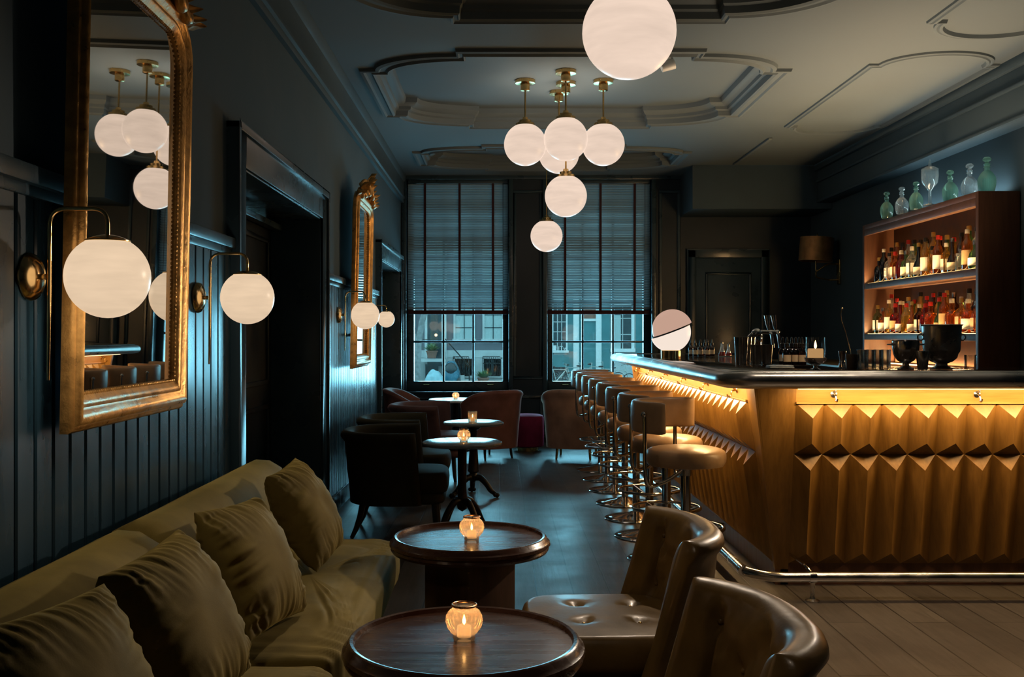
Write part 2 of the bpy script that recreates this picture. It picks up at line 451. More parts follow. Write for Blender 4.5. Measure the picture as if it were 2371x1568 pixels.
    # doorways in the left wall
    for i, (y0, y1, zt) in enumerate(((4.48, 6.83, 2.25), (9.84, 12.10, 2.23))):
        g = G(); w = .17
        for a, b, c, d in ((y0, y0 + w, 0, zt), (y1 - w, y1, 0, zt), (y0 + w, y1 - w, zt - w, zt)):
            g.box(XL - .01, XL + .045, a, b, c, d)
        for a, b, c, d in ((y0 - .008, y0 + .025, 0, zt + .02), (y1 - .025, y1 + .008, 0, zt + .02), (y0 - .008, y1 + .008, zt - .02, zt + .02)):
            g.box(XL - .01, XL + .062, a, b, c, d)
        for a, b, c, d in ((y0 + w - .03, y0 + w + .008, 0, zt - w), (y1 - w - .008, y1 - w + .03, 0, zt - w), (y0 + w - .03, y1 - w + .03, zt - w - .008, zt - w + .03)):
            g.box(XL - .34, XL + .03, a, b, c, d)
        dd = struct('door_%d' % (i + 1), g, MAT['frame'], bevel=.007)
        g = G(); xx = XL - .30; m = (y0 + y1) / 2; a0, b0, t0 = y0 + w, y1 - w, zt - w
        for ya, yb in ((a0 + .006, m - .002), (m + .002, b0 - .006)):
            lf = G().box(xx - .04, xx, ya, yb, .01, t0 - .01)
            for c, d in ((.2, .85), (.98, t0 - .15)):
                for q in ((ya + .12, yb - .12, c, c + .03), (ya + .12, yb - .12, d - .03, d), (ya + .12, ya + .15, c, d), (yb - .15, yb - .12, c, d)):
                    lf.box(xx - .002, xx + .015, q[0], q[1], q[2], q[3])
            struct('door_leaf', lf, MAT['black'], dd, bevel=.004)
        build('lintel_rail', G().box(XL - .28, XL - .22, a0, b0, t0 - .09, t0 - .05), MAT['frame'], dd, bevel=.004)

# cartouche outline on the ceiling, counter-clockwise
def cartouche(cx, cy, A, B, fx=.54, fy=.6, n=.11, seg=12):
    sx, sy = A * fx, B * fy
    pts = []
    q = [(A, -sy), (A, sy)]
    ax, ay = A - n - sx, B - n - sy
    quad = [(A - n, sy)] + [(sx + ax * math.cos(R(90) * i / seg), sy + ay * math.sin(R(90) * i / seg)) for i in range(1, seg)] + [(sx, B - n), (sx, B)]
    full = [(A, sy)] + quad
    pts = list(full)
    pts += [(-x, y) for x, y in reversed(full)]
    pts += [(-x, -y) for x, y in full]
    pts += [(x, -y) for x, y in reversed(full)]
    out = []
    for p in pts:
        if not out or (Vector(p) - Vector(out[-1])).length > 1e-4: out.append(p)
    if (Vector(out[0]) - Vector(out[-1])).length < 1e-4: out.pop()
    return [(cx + x, cy + y) for x, y in out], (cx, cy, A, B)

def ceiling():
    shapes = [cartouche(.56, 8.17, 1.50, 1.18), cartouche(.56, 11.12, 1.40, .66, .5, .5, .09), cartouche(.56, 3.72, 1.50, 2.45, .54, .72)]
    bm = bmesh.new(); edges = []
    for loop in [[(XL - .02, YF), (XR + .01, YF), (XR + .01, YB + .01), (XL - .02, YB + .01)]] + [s[0] for s in shapes]:
        vs = [bm.verts.new((x, y, ZC)) for x, y in loop]
        edges += [bm.edges.new((vs[i], vs[(i + 1) % len(vs)])) for i in range(len(vs))]
    bmesh.ops.triangle_fill(bm, use_beauty=True, use_dissolve=False, edges=edges, normal=(0, 0, -1))
    # keep only faces outside the cartouches
    def inside(p, poly):
        c = False; j = len(poly) - 1
        for i in range(len(poly)):
            (xi, yi), (xj, yj) = poly[i], poly[j]
            if (yi > p[1]) != (yj > p[1]) and p[0] < (xj - xi) * (p[1] - yi) / (yj - yi) + xi: c = not c
            j = i
        return c
    bad = [f for f in bm.faces if any(inside(f.calc_center_median(), s[0]) for s in shapes)]
    bmesh.ops.delete(bm, geom=bad, context='FACES_ONLY')
    me = bpy.data.meshes.new('ceiling'); bm.to_mesh(me); bm.free(); me.materials.append(MAT['ceiling'])
    o = bpy.data.objects.new('ceiling', me); COL.objects.link(o); o['kind'] = 'structure'
    prof = [(-.115, ZC + .004), (-.105, ZC - .022), (-.08, ZC - .028), (-.065, ZC - .016), (-.03, ZC - .014), (-.012, ZC - .03), (.006, ZC - .022),
            (.012, ZC + .02), (.035, ZC + .03), (.04, ZC + .055), (.075, ZC + .065), (.10, ZC + .085), (.108, ZC + .13)]
    for loop, (cx, cy, A, B) in shapes:
        g = G(); rs = []
        for off, z in prof:
            rs.append([(cx + (x - cx) * (1 - off / A), cy + (y - cy) * (1 - off / B), z) for x, y in loop])
        g.rings(rs, True, False)
        struct('ceiling_moulding', g, MAT['ceiling'], o, smooth=30)
        g = G(); g.add([(x, y, ZC + .125) for x, y in [(cx - A, cy - B), (cx + A, cy - B), (cx + A, cy + B), (cx - A, cy + B)]], [(0, 1, 2, 3)])
        g.add([(x, y, ZC + .14) for x, y in [(cx - A, cy - B), (cx + A, cy - B), (cx + A, cy + B), (cx - A, cy + B)]], [(0, 1, 2, 3)])
        struct('ceiling_recess', g, MAT['ceiling'], o)
    # flat moulded frames along the bar side
    prof = [(0, ZC + .002), (.004, ZC - .014), (.018, ZC - .02), (.026, ZC - .014), (.034, ZC - .024), (.052, ZC - .024), (.06, ZC + .002)]
    def notch(cx, cy, A, B, n=.07, ey=.33, seg=14):
        h = []
        for i in range(seg + 1):
            a = R(90) * i / seg
            h.append(((A - n) * math.cos(a), B - ey + ey * math.sin(a)))
        half = [(A, B - ey)] + h
        pts = half + [(-x, y) for x, y in reversed(half)][1:] + [(-x, -y) for x, y in half] + [(x, -y) for x, y in reversed(half)][1:]
        out = []
        for p in pts:
            if not out or (Vector(p) - Vector(out[-1])).length > 1e-4: out.append(p)
        return [(cx + x, cy + y) for x, y in out]
    for cy, B in ((8.35, 1.42), (5.2, 1.42), (2.05, 1.42)):
        loop = notch(3.17, cy, .48, B)
        rs = [[(3.17 + (x - 3.17) * (1 - off / .48), cy + (y - cy) * (1 - off / B), z) for x, y in loop] for off, z in prof]
        g = G().rings(rs, True, False)
        struct('ceiling_moulding', g, MAT['ceiling'], o, smooth=30)
    for y0, y1 in ((9.98, 11.5),):
        g = G().box(2.69, 2.73, y0, y1, ZC - .02, ZC + .002)
        struct('ceiling_moulding', g, MAT['ceiling'], o, bevel=.006)
room(); ceiling()
# ------------------------------------------------------------------ lamps
def light(kind, name, loc, energy, col, size=.1, size_y=None, rot=(0,0,0), spread=None, spot=None, blend=.6):
    l = bpy.data.lights.new(name, kind); l.energy = energy; l.color = col
    if kind == 'AREA':
        l.size = size
        if size_y: l.shape = 'RECTANGLE'; l.size_y = size_y
        if spread: l.spread = spread
    else: l.shadow_soft_size = size
    if kind == 'SPOT': l.spot_size = spot; l.spot_blend = blend
    o = bpy.data.objects.new(name, l); o.location = loc; o.rotation_euler = rot
    COL.objects.link(o); o.visible_camera = False
    if kind == 'POINT': o.visible_glossy = False
    return o
WARM = (1.0, .80, .60)

def pendant(name_label, x, y, zc, zg, first=None):
    t = thing('pendant_lamp', name_label, 'pendant lamp', (x, y, zc), group='opal globe pendant lamps')
    build('ceiling_plate', G().lathe([(.0, 0), (.082, 0), (.082, -.028), (.06, -.032), (.038, -.032), (.038, -.085), (.03, -.09), (0, -.09)], 32), MAT['brass'], t)
    h = zg - zc
    build('rod', G().tube([(0, 0, -.085), (0, 0, h + .20)], .0075, 10), MAT['brass'], t)
    build('globe_cap', G().lathe([(0, h + .225), (.02, h + .225), (.025, h + .205), (.05, h + .20), (.05, h + .18), (.077, h + .175), (.079, h + .15), (.07, h + .148), (0, h + .148)], 32), MAT['brass'], t)
    build('globe', G().ball((0, 0, h), .175, 48, 28), MAT['globe'], t)
    return t
ZR = ZC + .125
PEND = [('topmost front globe of the clustered pendant lamps', .522, 7.92, 2.86), ('left globe of the clustered pendant lamps', .207, 8.22, 2.873),
        ('right globe of the clustered pendant lamps', .852, 8.22, 2.873), ('lowest globe of the cluster, on the long rod', .547, 8.29, 2.458),
        ('rear globe of the cluster, mostly hidden behind the front globe', .508, 8.60, 2.87),
        ('small far globe pendant hanging before the right window blind', .508, 10.9, 2.385),
        ('big nearest globe pendant cut by the top of the photo', .482, 3.72, 2.433)]
for lab, x, y, z in PEND:
    pendant(lab + ', opal glass and brass', x, y, ZR, z)

def sconce(label, y, k=1.0, x=XL + .02):
    zc = 1.449
    t = thing('wall_sconce', label, 'wall lamp', (x, y, zc), group='brass globe wall sconces')
    build('wall_plate', G().lathe([(0, 0), (.058, 0), (.062, .008), (.058, .018), (.046, .026), (.043, .022), (.03, .030), (0, .033)], 32, RY(PI/2)), MAT['polbrass'], t)
    build('stub', G().tube([(.025, 0, 0), (.05, 0, 0)], .008, 10), MAT['polbrass'], t)
    q = fillet([(.052, 0, -.265), (.056, 0, 0), (.056, 0, .175), (.205, 0, .175), (.205, 0, .095)], .045, 8)
    build('arm', G().tube(q, [.0035 if p.z < -.2 else .0055 for p in q], 10), MAT['polbrass'], t)
    build('globe', G().ball((.205, 0, 0), .1055, 40, 24), MAT['globe_sconce'], t)
    build('globe_cap', G().ball((.205, 0, .001), .107, 40, 6, 0, R(30)), MAT['polbrass'], t)
    build('cap_rim', G().tube([(.205 + .0545 * math.cos(2*PI*i/32), .0545 * math.sin(2*PI*i/32), .092) for i in range(32)], .0022, 6, True), MAT['polbrass'], t)
    t.scale = (k,) * 3
    return t
sconce('large nearest wall sconce in front of the big gilt mirror, globe on brass arm', 2.55)
sconce('wall sconce with opal globe on brass arm beside the first doorway', 3.96)
sconce('wall sconce with opal globe overlapping the small far mirror', 7.42)
sconce('smallest wall sconce with glowing globe beyond the far mirror', 9.25, .74)

# ------------------------------------------------------------------ gilt mirrors
def mirror_outline(inset, W=.94, z0=1.04, z1=2.43, r=.17, seg=10):
    a, b, c = W / 2 - inset * .74, z0 + inset * 1.05, z1 - inset
    rr = max(.02, r - inset * .6)
    p = [(-a, b), (a, b)]
    p += [(a - rr + rr * math.cos(R(90) * i / seg), c - rr + rr * math.sin(R(90) * i / seg)) for i in range(seg + 1)]
    p += [(-a + rr - rr * math.sin(R(90) * i / seg), c - rr + rr * math.cos(R(90) * i / seg)) for i in range(seg + 1)]
    return p
def make_mirror():
    t = thing('wall_mirror', 'large gilt-framed mirror with carved crest beside the green sofa', 'mirror', (XL + .052, 3.08, 0), group='gilt wall mirrors')
    prof = [(0, .0), (0, .022), (.008, .032), (.016, .034), (.022, .046), (.034, .052), (.046, .047), (.056, .036), (.062, .034), (.068, .038), (.075, .036), (.085, .028), (.094, .022), (.10, .018), (.10, .006)]
    rs = [[(h, y, z) for y, z in mirror_outline(w)] for w, h in prof]
    build('frame', G().rings(rs, True, False), MAT['gilt'], t, smooth=50)
    build('mirror_glass', G().add([(.012, y, z) for y, z in mirror_outline(.094)], [tuple(range(24))]), MAT['mirror'], t, smooth=0)
    build('backing', G().add([(.002, y, z) for y, z in mirror_outline(.002)], [tuple(range(24))]), MAT['darkleg'], t, smooth=0)
    # beaded inner border
    g = G(); o = mirror_outline(.097); pts = []
    for i in range(len(o)):
        a, b = Vector(o[i]), Vector(o[(i + 1) % len(o)])
        m = max(1, int((b - a).length / .0145))
        pts += [a.lerp(b, k / m) for k in range(m)]
    for p in pts: g.ball((.020, p.x, p.y), .0058, 6, 4)
    build('beading', g, MAT['gilt'], t)
    # carved crest: scrolls, leaves and a shell
    g = G()
    def scroll(c, r0, a0, turns, side, lift):
        n = 30; P_ = []
        for i in range(n + 1):
            u = i / n; a = a0 + side * turns * 2 * PI * u; r = r0 * (1 - .82 * u)
            P_.append((.03 + lift * math.sin(u * PI), c[0] + r * math.cos(a), c[1] + r * math.sin(a)))
        g.tube(P_, [.004 + .017 * math.sin(PI * min(1, .25 + .75 * i / n)) for i in range(n + 1)], 8)
    def leaf(y, z, ang, L, w, curl):
        n = 8; rs = []
        for i in range(n + 1):
            u = i / n; ww = w * math.sin(PI * min(1, .12 + .88 * u)) ** .8 * (1 + .2 * math.sin(9 * u)) + .002
            cy, cz = y + L * u * math.cos(ang), z + L * u * math.sin(ang); h = .045 + curl * u * u
            dy, dz = -math.sin(ang) * ww, math.cos(ang) * ww
            rs.append([(h - .02, cy + dy, cz + dz), (h + .012, cy + dy * .4, cz + dz * .4), (h + .004, cy, cz), (h + .012, cy - dy * .4, cz - dz * .4), (h - .02, cy - dy, cz - dz), (h - .03, cy, cz)])
        g.rings(rs)
    for s in (-1, 1):
        scroll((s * .12, 2.47), .075, R(90) - s * R(60), 1.1, s, .05)
        scroll((s * .25, 2.44), .055, R(90), 1.2, -s, .04)
        scroll((s * .35, 2.415), .042, R(60), 1.2, s, .03)
        for k in range(7):
            leaf(s * (.03 + .055 * k), 2.43 - .006 * k, R(90) - s * R(14 + 10 * k), .13 - .010 * k, .026, .05)
        leaf(s * .40, 2.40, R(90) - s * R(85), .09, .024, .03)
        leaf(s * .30, 2.42, R(90) - s * R(40), .10, .024, .06)
    for a in (-40, -20, 0, 20, 40): leaf(0, 2.45, R(90 + a), .17 - abs(a) * .0015, .028, .07)
    g.ball((.055, 0, 2.46), .034, 14, 10)
    build('carved_crest', g, MAT['gilt'], t, smooth=60)
    for z in (1.30, 2.2): build('wall_hook', G().tube([(-.055, 0, z), (.004, 0, z)], .012, 8), MAT['iron'], t)
    t.rotation_euler = (0, R(1.05), R(.4))
    return t
mir = make_mirror()
placed(mir, 'narrow-looking gilt mirror further along the wall between the two doorways', (XL + .052, 8.12, 0)).rotation_euler = (0, R(1.05), R(.4))

# ------------------------------------------------------------------ upholstery helpers
def pillow_grid(w, h, t, seed, p=2.3, n=110, wr=1.0, pinch=.05):
    g = G()
    def wrinkle(u, v):
        q = Vector((u * 2.2 + seed * 7.3, v * 2.2, seed))
        ed = max(abs(u), abs(v))
        ang = math.atan2(v, u)
        rad = math.sin(ang * 17 + 3 * noise.noise(q * 1.7) + seed) * (ed ** 3) * .5
        def pleat(along, toward, k):
            # gathers running in from a seam, sharp near it and fading out
            f = noise.noise(Vector((along * 7 + seed * k, toward * .7, seed))) + .6 * noise.noise(Vector((along * 15 + seed, toward * 1.2, k)))
            return (abs(f) ** .8 * math.copysign(1, f)) * max(0, abs(toward) - .25) ** 1.6
        return wr * (.010 * noise.noise(q * .8) + .020 * pleat(u + .25 * v, v, 3.1) + .020 * pleat(v - .2 * u, u, 5.7) + .004 * rad)
    for s in (1, -1):
        def fn(a, b):
            u, v = 2 * a - 1, 2 * b - 1
            u, v = math.sin(u * PI / 2), math.sin(v * PI / 2)
            th = t * (max(0, 1 - abs(u) ** p) * max(0, 1 - abs(v) ** p)) ** .45
            k = 1 - pinch * (1 - abs(v) ** 2); l = 1 - pinch * (1 - abs(u) ** 2)
            d = wrinkle(u, v) * min(1, th / (t * .35))
            return (w * u * k, h * v * l, s * (th + d))
        g.grid(fn, n, n)
    return g

def block_cushion(sx, sy, sz, seed, crown=.02, folds=.006, n=40, rnd=4.0):
    """box cushion with rounded rim, crowned top and soft creases; base at z=0, centred in x,y"""
    g = G(); m = 22
    def fn(a, b):
        th = 2 * PI * a; ph = -PI / 2 + PI * b
        def sp(c, e): return math.copysign(abs(c) ** e, c)
        e1, e2 = .28, .35
        x = sp(math.cos(ph), e2) * sp(math.cos(th), e1); y = sp(math.cos(ph), e2) * sp(math.sin(th), e1); z = sp(math.sin(ph), e2)
        q = Vector((x * sx * 5 + seed, y * sy * 4, seed * 1.7))
        cr = crown * max(0, (1 - x*x)) * max(0, (1 - y*y)) * (1 if z > 0 else 0)
        f = folds * (math.sin(y * sy * 55 + 4 * noise.noise(q * .8) + x * 2) * (.3 + .7 * abs(x)) + 1.6 * noise.noise(q))
        return (x * sx / 2 + f * .4, y * sy / 2, (z + 1) * sz / 2 + cr + (f if z > -.2 else 0))
    return g.grid(fn, 120, m * 2)

def pad_round(r, h, n=40, edge=.03, crown=.012):
    p = [(0, 0), (r * .8, 0), (r - edge * .4, .004)]
    p += [(r - edge + edge * math.cos(a), edge + edge * math.sin(a)) for a in (R(-50), R(-15))]
    p += [(r, h * .5)]
    p += [(r - edge + edge * math.cos(a), h - edge + edge * math.sin(a)) for a in (R(15), R(45), R(75))]
    p += [(r * .75, h + crown * .5), (r * .4, h + crown * .85), (0, h + crown)]
    return G().lathe(p, n)

# ------------------------------------------------------------------ the olive sofa
def sofa():
    t = thing('sofa', 'long olive velvet sofa with roll back against the panelled wall', 'sofa', (XL + .07, 2.75, 0))
    x0 = XL + .07
    build('base', G().box(.01, -.50 - x0, -1.75, 1.62, .13, .285), MAT['olive'], t, bevel=.02, seg=3)
    build('plinth', G().box(.04, -.58 - x0, -1.70, 1.56, .0, .13), MAT['darkleg'], t)
    # back rolls, two segments
    for k, (a, b) in enumerate(((-1.75, .055), (.065, 1.62))):
        prof = [(.0, .22), (.0, .60), (.012, .68), (.045, .735), (.10, .760), (.16, .755), (.21, .725), (.238, .675), (.244, .61), (.238, .50), (.23, .35), (.22, .22)]
        rs = []
        ys = [a, a + .006, a + .02, a + .045] + [a + .045 + (b - a - .09) * i / 24 for i in range(1, 24)] + [b - .045, b - .02, b - .006, b]
        for y in ys:
            d = min(y - a, b - y); q = 1 - .16 * max(0, 1 - d / .045) ** 2
            w = .004 * noise.noise(Vector((y * 3, k, 0)))
            rs.append([(.122 + (x - .122) * q + w, y, .22 + (z - .22) * (1 - (1 - q) * .35) + w) for x, z in prof])
        build('back_roll', G().rings(rs), MAT['olive'], t, smooth=60)
    for k, (a, b) in enumerate(((-1.72, .0), (.02, 1.66))):
        g = block_cushion(-.42 - (x0 + .20), b - a, .15, 3.1 + 5 * k, .025, .0055)
        G2 = G().join(g, T((-.42 + x0 + .20) / 2 - x0, (a + b) / 2, .262))
        build('seat_cushion', G2, MAT['olive'], t, smooth=70)
    return t
sofa()
# scatter cushions leaning on the back roll
CUSH = [((-.755, 1.76, .635), 'nearest olive scatter cushion, cut off by the bottom left corner', 24, -9, .215), 
        ((-.735, 2.29, .63), 'second olive scatter cushion from the camera, with a sunken dark corner', 27, -8, .195),
        ((-.735, 2.95, .62), 'third olive scatter cushion from the camera, leaning in the sofa middle', 27, -10, .19),
        ((-.735, 3.76, .63), 'farthest olive scatter cushion, standing at the sofa end by the doorway', 27, -8, .17)]
for i, (c, lab, lean, tw, hw) in enumerate(CUSH):
    g = pillow_grid(hw, .195, .095, i * 3.7 + 1)
    # local: width along y, height along z, thickness along x
    Mx = RZ(R(tw)) @ RY(R(-lean)) @ Matrix(((0, 0, 1, 0), (1, 0, 0, 0), (0, 1, 0, 0), (0, 0, 0, 1)))
    Mx = Mx @ RZ(R((-3, 4, -3, 5)[i]))
    o = build('scatter_cushion', G().join(g, Mx), MAT['olive'], smooth=80)
    o.location = c
    tag(o, lab, 'cushion', 'olive scatter cushions')

# ------------------------------------------------------------------ tables and votive candles
def cocktail_table(label, x, y):
    t = thing('cocktail_table', label, 'table', (x, y, 0), group='low mahogany cocktail tables')
    h = .52
    p = [(0, h - .006), (.278, h - .006), (.282, h + .004), (.290, h + .006), (.296, h + .002), (.300, h - .008), (.309, h - .016), (.311, h - .026), (.302, h - .034), (.306, h - .042), (.300, h - .052), (.27, h - .056), (0, h - .056)]
    build('tabletop', G().lathe(p, 72), MAT['mahog'], t, smooth=35)
    build('pedestal', G().box(-.125, .125, -.125, .125, .03, h - .056, RZ(R(45))), MAT['mahogz'], t, bevel=.006)
    build('foot', G().box(-.15, .15, -.15, .15, 0, .03, RZ(R(45))), MAT['mahogz'], t, bevel=.005)
    g = G()
    for k in range(6): g.ball((.0, -.174, .42 - .055 * k), .004, 8, 5)
    build('studs', g, MAT['brass'], t)
    return t
cocktail_table('nearest round dark wood cocktail table beside the green sofa', -.093, 2.556)
cocktail_table('round dark wood cocktail table behind the nearest one, at the sofa end', -.117, 3.857)

def candle_in(t, z, r=.018, h=.028):
    w = build('candle', G().lathe([(0, z), (r, z), (r, z + h), (r * .8, z + h + .002), (0, z + h - .002)], 16), MAT['wax'], t)
    g = G().lathe([(0, z + h + .002), (.004, z + h + .008), (.0045, z + h + .014), (.002, z + h + .024), (0, z + h + .03)], 10)
    build('flame', g, MAT['flame'], w)
def votive(label, x, y, z, k=1.0, rim=True):
    t = thing('votive_candle', label, 'candle holder', (x, y, z), group='ribbed glass votive candles')
    rib = lambda a, zz: 1 + .07 * abs(math.cos(11 * a)) * (1 if .012 < zz < .078 else 0)
    p = [(.0, .0), (.027, .0), (.029, .004), (.027, .010), (.032, .018), (.041, .030), (.0455, .045), (.044, .060), (.038, .072), (.031, .079), (.030, .088)]
    build('glass_bowl', G().lathe([(r * 1.0, zz) for r, zz in p], 132, rib=rib, caps=False), MAT['votive'], t, smooth=25)
    if rim: build('rim', G().tube([(.031 * math.cos(2*PI*i/32), .031 * math.sin(2*PI*i/32), .088) for i in range(32)], .003, 8, True), MAT['copper'], t)
    candle_in(t, .006)
    t.scale = (k,) * 3
    light('POINT', 'candle_light', (x, y, z + .055 * k), .65 * k, (1, .55, .22), .008)
    return t
votive('ribbed glass votive with copper rim on the nearest cocktail table', -.093, 2.572, .5148)
votive('ribbed glass votive with copper rim on the second cocktail table', -.109, 3.82, .5148)

def scroll_foot(g, L, h, a, w=.022):
    """arched cast foot from the column to the floor"""
    pts = [(.015, 0, h), (L * .28, 0, h * 1.02), (L * .55, 0, h * .72), (L * .74, 0, h * .34), (L * .88, 0, .035), (L, 0, .014)]
    q = fillet(pts, .05, 4)
    g.tube(q, [w * (1.15 - .45 * i / (len(q) - 1)) for i in range(len(q))], 10, M=RZ(a))
    g.ball((L, 0, .02), .02, 12, 8, M=RZ(a))
def bistro_table(label, x, y, h, r, ornate, rz):
    t = thing('bistro_table', label, 'table', (x, y, 0), rz, 'stone topped bistro tables')
    build('tabletop', G().lathe([(0, h), (r - .012, h), (r - .003, h - .004), (r, h - .012), (r - .004, h - .022), (r - .02, h - .027), (0, h - .027)], 64), MAT['stone'], t)
    if ornate:
        p = [(.0, h - .027), (.07, h - .03), (.06, h - .05), (.03, h - .07), (.028, h - .12), (.045, h - .15), (.030, h - .18), (.038, .30), (.044, .22), (.048, .20), (.030, .185), (.042, .165), (.036, .14), (0, .10)]
    else:
        p = [(0, h - .027), (.08, h - .03), (.07, h - .045), (.03, h - .06), (.028, .30), (.032, .24), (.036, .20), (.03, .17), (0, .15)]
    build('column', G().lathe(p, 24), MAT['iron'], t)
    n = 3 if ornate else 4
    for k in range(n):
        g = G(); scroll_foot(g, .21 if ornate else .22, .15 if ornate else .22, 2 * PI * k / n, .024 if ornate else .021)
        if ornate:
            for q in (-1, 1): g.ball((.20, q * .018, .022), .016, 10, 6, M=RZ(2 * PI * k / n))
        build('foot', g, MAT['iron'], t, smooth=60)
    return t
bistro_table('round bistro table with thin column beside the nearest dark tub chair', -.247, 6.48, .609, .262, False, R(40))
bistro_table('round bistro table with ornate iron column behind the first bistro table', -.215, 8.05, .60, .245, True, R(-25))
t5 = thing('bistro_table', 'pale round table below the left window between rose chairs', 'table', (-.50, 11.2, 0), group='stone topped bistro tables')
build('tabletop', G().lathe([(0, .58), (.30, .58), (.31, .57), (.30, .555), (0, .555)], 48), MAT['white'], t5)
build('column', G().lathe([(0, .555), (.06, .55), (.03, .52), (.03, .06), (.16, .03), (.17, 0), (0, 0)], 24), MAT['iron'], t5)
votive('ribbed glass votive on the bistro table by the nearest tub chair', -.235, 6.45, .609, .9)
def tumbler_candle(label, x, y, z):
    t = thing('votive_candle', label, 'candle holder', (x, y, z), group='tumbler candles')
    build('glass_tumbler', G().lathe([(0, 0), (.033, 0), (.035, .004), (.038, .085)], 32, caps=False), MAT['votive'], t)
    candle_in(t, .004, .019, .03)
    light('POINT', 'candle_light', (x, y, z + .05), .25, (1, .5, .16), .008)
    return t
tumbler_candle('plain glass tumbler candle on the ornate iron table', -.222, 8.02, .60)
votive('tiny sparkling votive on the pale table below the left window', -.50, 11.2, .58, .85, False)
# ------------------------------------------------------------------ tub chairs (face local +x, origin on the floor)
def chair_shell(a, b, t, zb, zt, lean, roll, buttons=(), th_top=88, th_bot=112, drop=0, nu=64, ex=.85, depth=.028):
    """upholstered curved back: a, b half depth and half width of the plan curve"""
    K = 40
    def section(u):
        top = zt - drop * abs(u) ** 3.2
        pts = []                                    # (normal offset, z, side)
        m = 14
        for i in range(m): 
            q = i / (m - 1); pts.append((-t, zb + (top - roll * 1.6 - zb) * q))
        for i in range(1, 12):
            an = PI - (PI * 1.08) * i / 12
            pts.append((roll * .35 + roll * math.cos(an) * 1.05, top - roll + roll * math.sin(an)))
        for i in range(m):
            q = 1 - i / (m - 1); pts.append((t * (.95 + .12 * q), zb + (top - roll * 1.8 - zb) * q))
        return pts
    rs = []
    us = [-1 + 2 * i / (nu - 1) for i in range(nu)]
    for u in us:
        ring = []
        e = abs(u)
        rnd = math.sqrt(max(0.0, 1 - max(0, (e - .93) / .07) ** 2)) * .85 + .15 
        for j, (n, z) in enumerate(section(u)):
            hz = (z - zb) / (zt - zb)
            thm = R(th_bot + (th_top - th_bot) * hz)
            th = u * thm
            ct, st = math.cos(th), math.sin(th)
            def pl(thv):
                c, s_ = math.cos(thv), math.sin(thv)
                if abs(thv) > PI / 2: return Vector((a * 1.5 * (abs(thv) - PI / 2), b * math.copysign(1, thv) * (1 - .06 * (abs(thv) - PI / 2))))
                return Vector((-a * math.copysign(abs(c) ** ex, c), b * math.copysign(abs(s_) ** ex, s_)))
            p = pl(th); d = pl(th + .02) - pl(th - .02)
            nrm = Vector((d.y, -d.x)).normalized()
            if nrm.dot(p) < 0: nrm = -nrm
            off = n * rnd
            if n < 0 and buttons:
                dip = 0; puff = 0
                for (ub, zb_) in buttons:
                    d2 = ((u - ub) * b * 1.5) ** 2 + (z - zb_) ** 2
                    dip = max(dip, math.exp(-d2 / .0011)); puff += math.exp(-d2 / .012)
                # diagonal creases between neighbouring buttons
                for ia in range(len(buttons)):
                    for ib in range(ia):
                        A = Vector((buttons[ia][0] * b * 1.5, buttons[ia][1])); B = Vector((buttons[ib][0] * b * 1.5, buttons[ib][1]))
                        L = (B - A).length
                        if L < .2 and abs(A.y - B.y) > .05:
                            q = Vector((u * b * 1.5, z)) - A; s = max(0, min(1, q.dot((B - A) / L) / L))
                            d2 = (q - (B - A) * s).length_squared
                            dip = max(dip, .5 * math.exp(-d2 / .00016))
                off += depth * dip - .012 * min(1, puff) * (1 - dip)
            sl = lean * max(0, hz) ** 1.3
            w = .0025 * noise.noise(Vector((u * 5, z * 9, j * .05)))
            q = p + nrm * (off + sl + w)
            ring.append((q.x, q.y, z))
        rs.append(ring)
    g = G().rings(rs)
    pos = []
    for ub, zb_ in buttons:
        hz = (zb_ - zb) / (zt - zb); th = ub * R(th_bot + (th_top - th_bot) * hz)
        c, s_ = math.cos(th), math.sin(th)
        p = Vector((-a * math.copysign(abs(c) ** ex, c), b * math.copysign(abs(s_) ** ex, s_))); n = p.normalized()
        q = p + n * (-t + depth * .8 + lean * hz ** 1.3)
        pos.append(((q.x, q.y, zb_), (-n.x, -n.y)))
    return g, pos

def seat_pad(x0, x1, hw, z0, z1, dips=(), ex=.42, crown=.02, nseg=64, taper=0):
    g = G(); cx, a = (x0 + x1) / 2, (x1 - x0) / 2; h = z1 - z0
    def xy(an, s):
        c, q = math.cos(an), math.sin(an)
        return (cx + a * s * math.copysign(abs(c) ** ex, c), hw * s * math.copysign(abs(q) ** ex, q) * (1 + taper * c))
    rs = []
    for s, z in ((.90, 0), (.97, .04), (1.0, .25), (1.01, .5), (1.0, .72), (.975, .88), (.93, .965)):
        rs.append([(*xy(2 * PI * j / nseg, s), z0 + h * z) for j in range(nseg)])
    for k in range(13):
        s = .90 * (1 - k / 13)
        ring = []
        for j in range(nseg):
            x, y = xy(2 * PI * j / nseg, s)
            z = z1 - .006 + crown * (1 - s * s)
            for dx, dy in dips: z -= .022 * math.exp(-((x - dx) ** 2 + (y - dy) ** 2) / .0006)
            ring.append((x, y, z))
        rs.append(ring)
    return g.rings(rs)

def legs(t, pts, h, mat, r0=.02, r1=.012, splay=.05):
    for x, y in pts:
        sx, sy = (1 if x > 0 else -1), (1 if y > 0 else -1)
        bow = splay if x < 0 else splay * .25
        q = [(x, y, h), (x + sx * bow * .25, y + sy * bow * .1, h * .6), (x + sx * bow * .6, y + sy * bow * .25, h * .25), (x + sx * bow, y + sy * bow * .4, 0)]
        build('leg', G().tube(q, [r0, r0 * .9, (r0 + r1) / 2, r1], 10), mat, t)

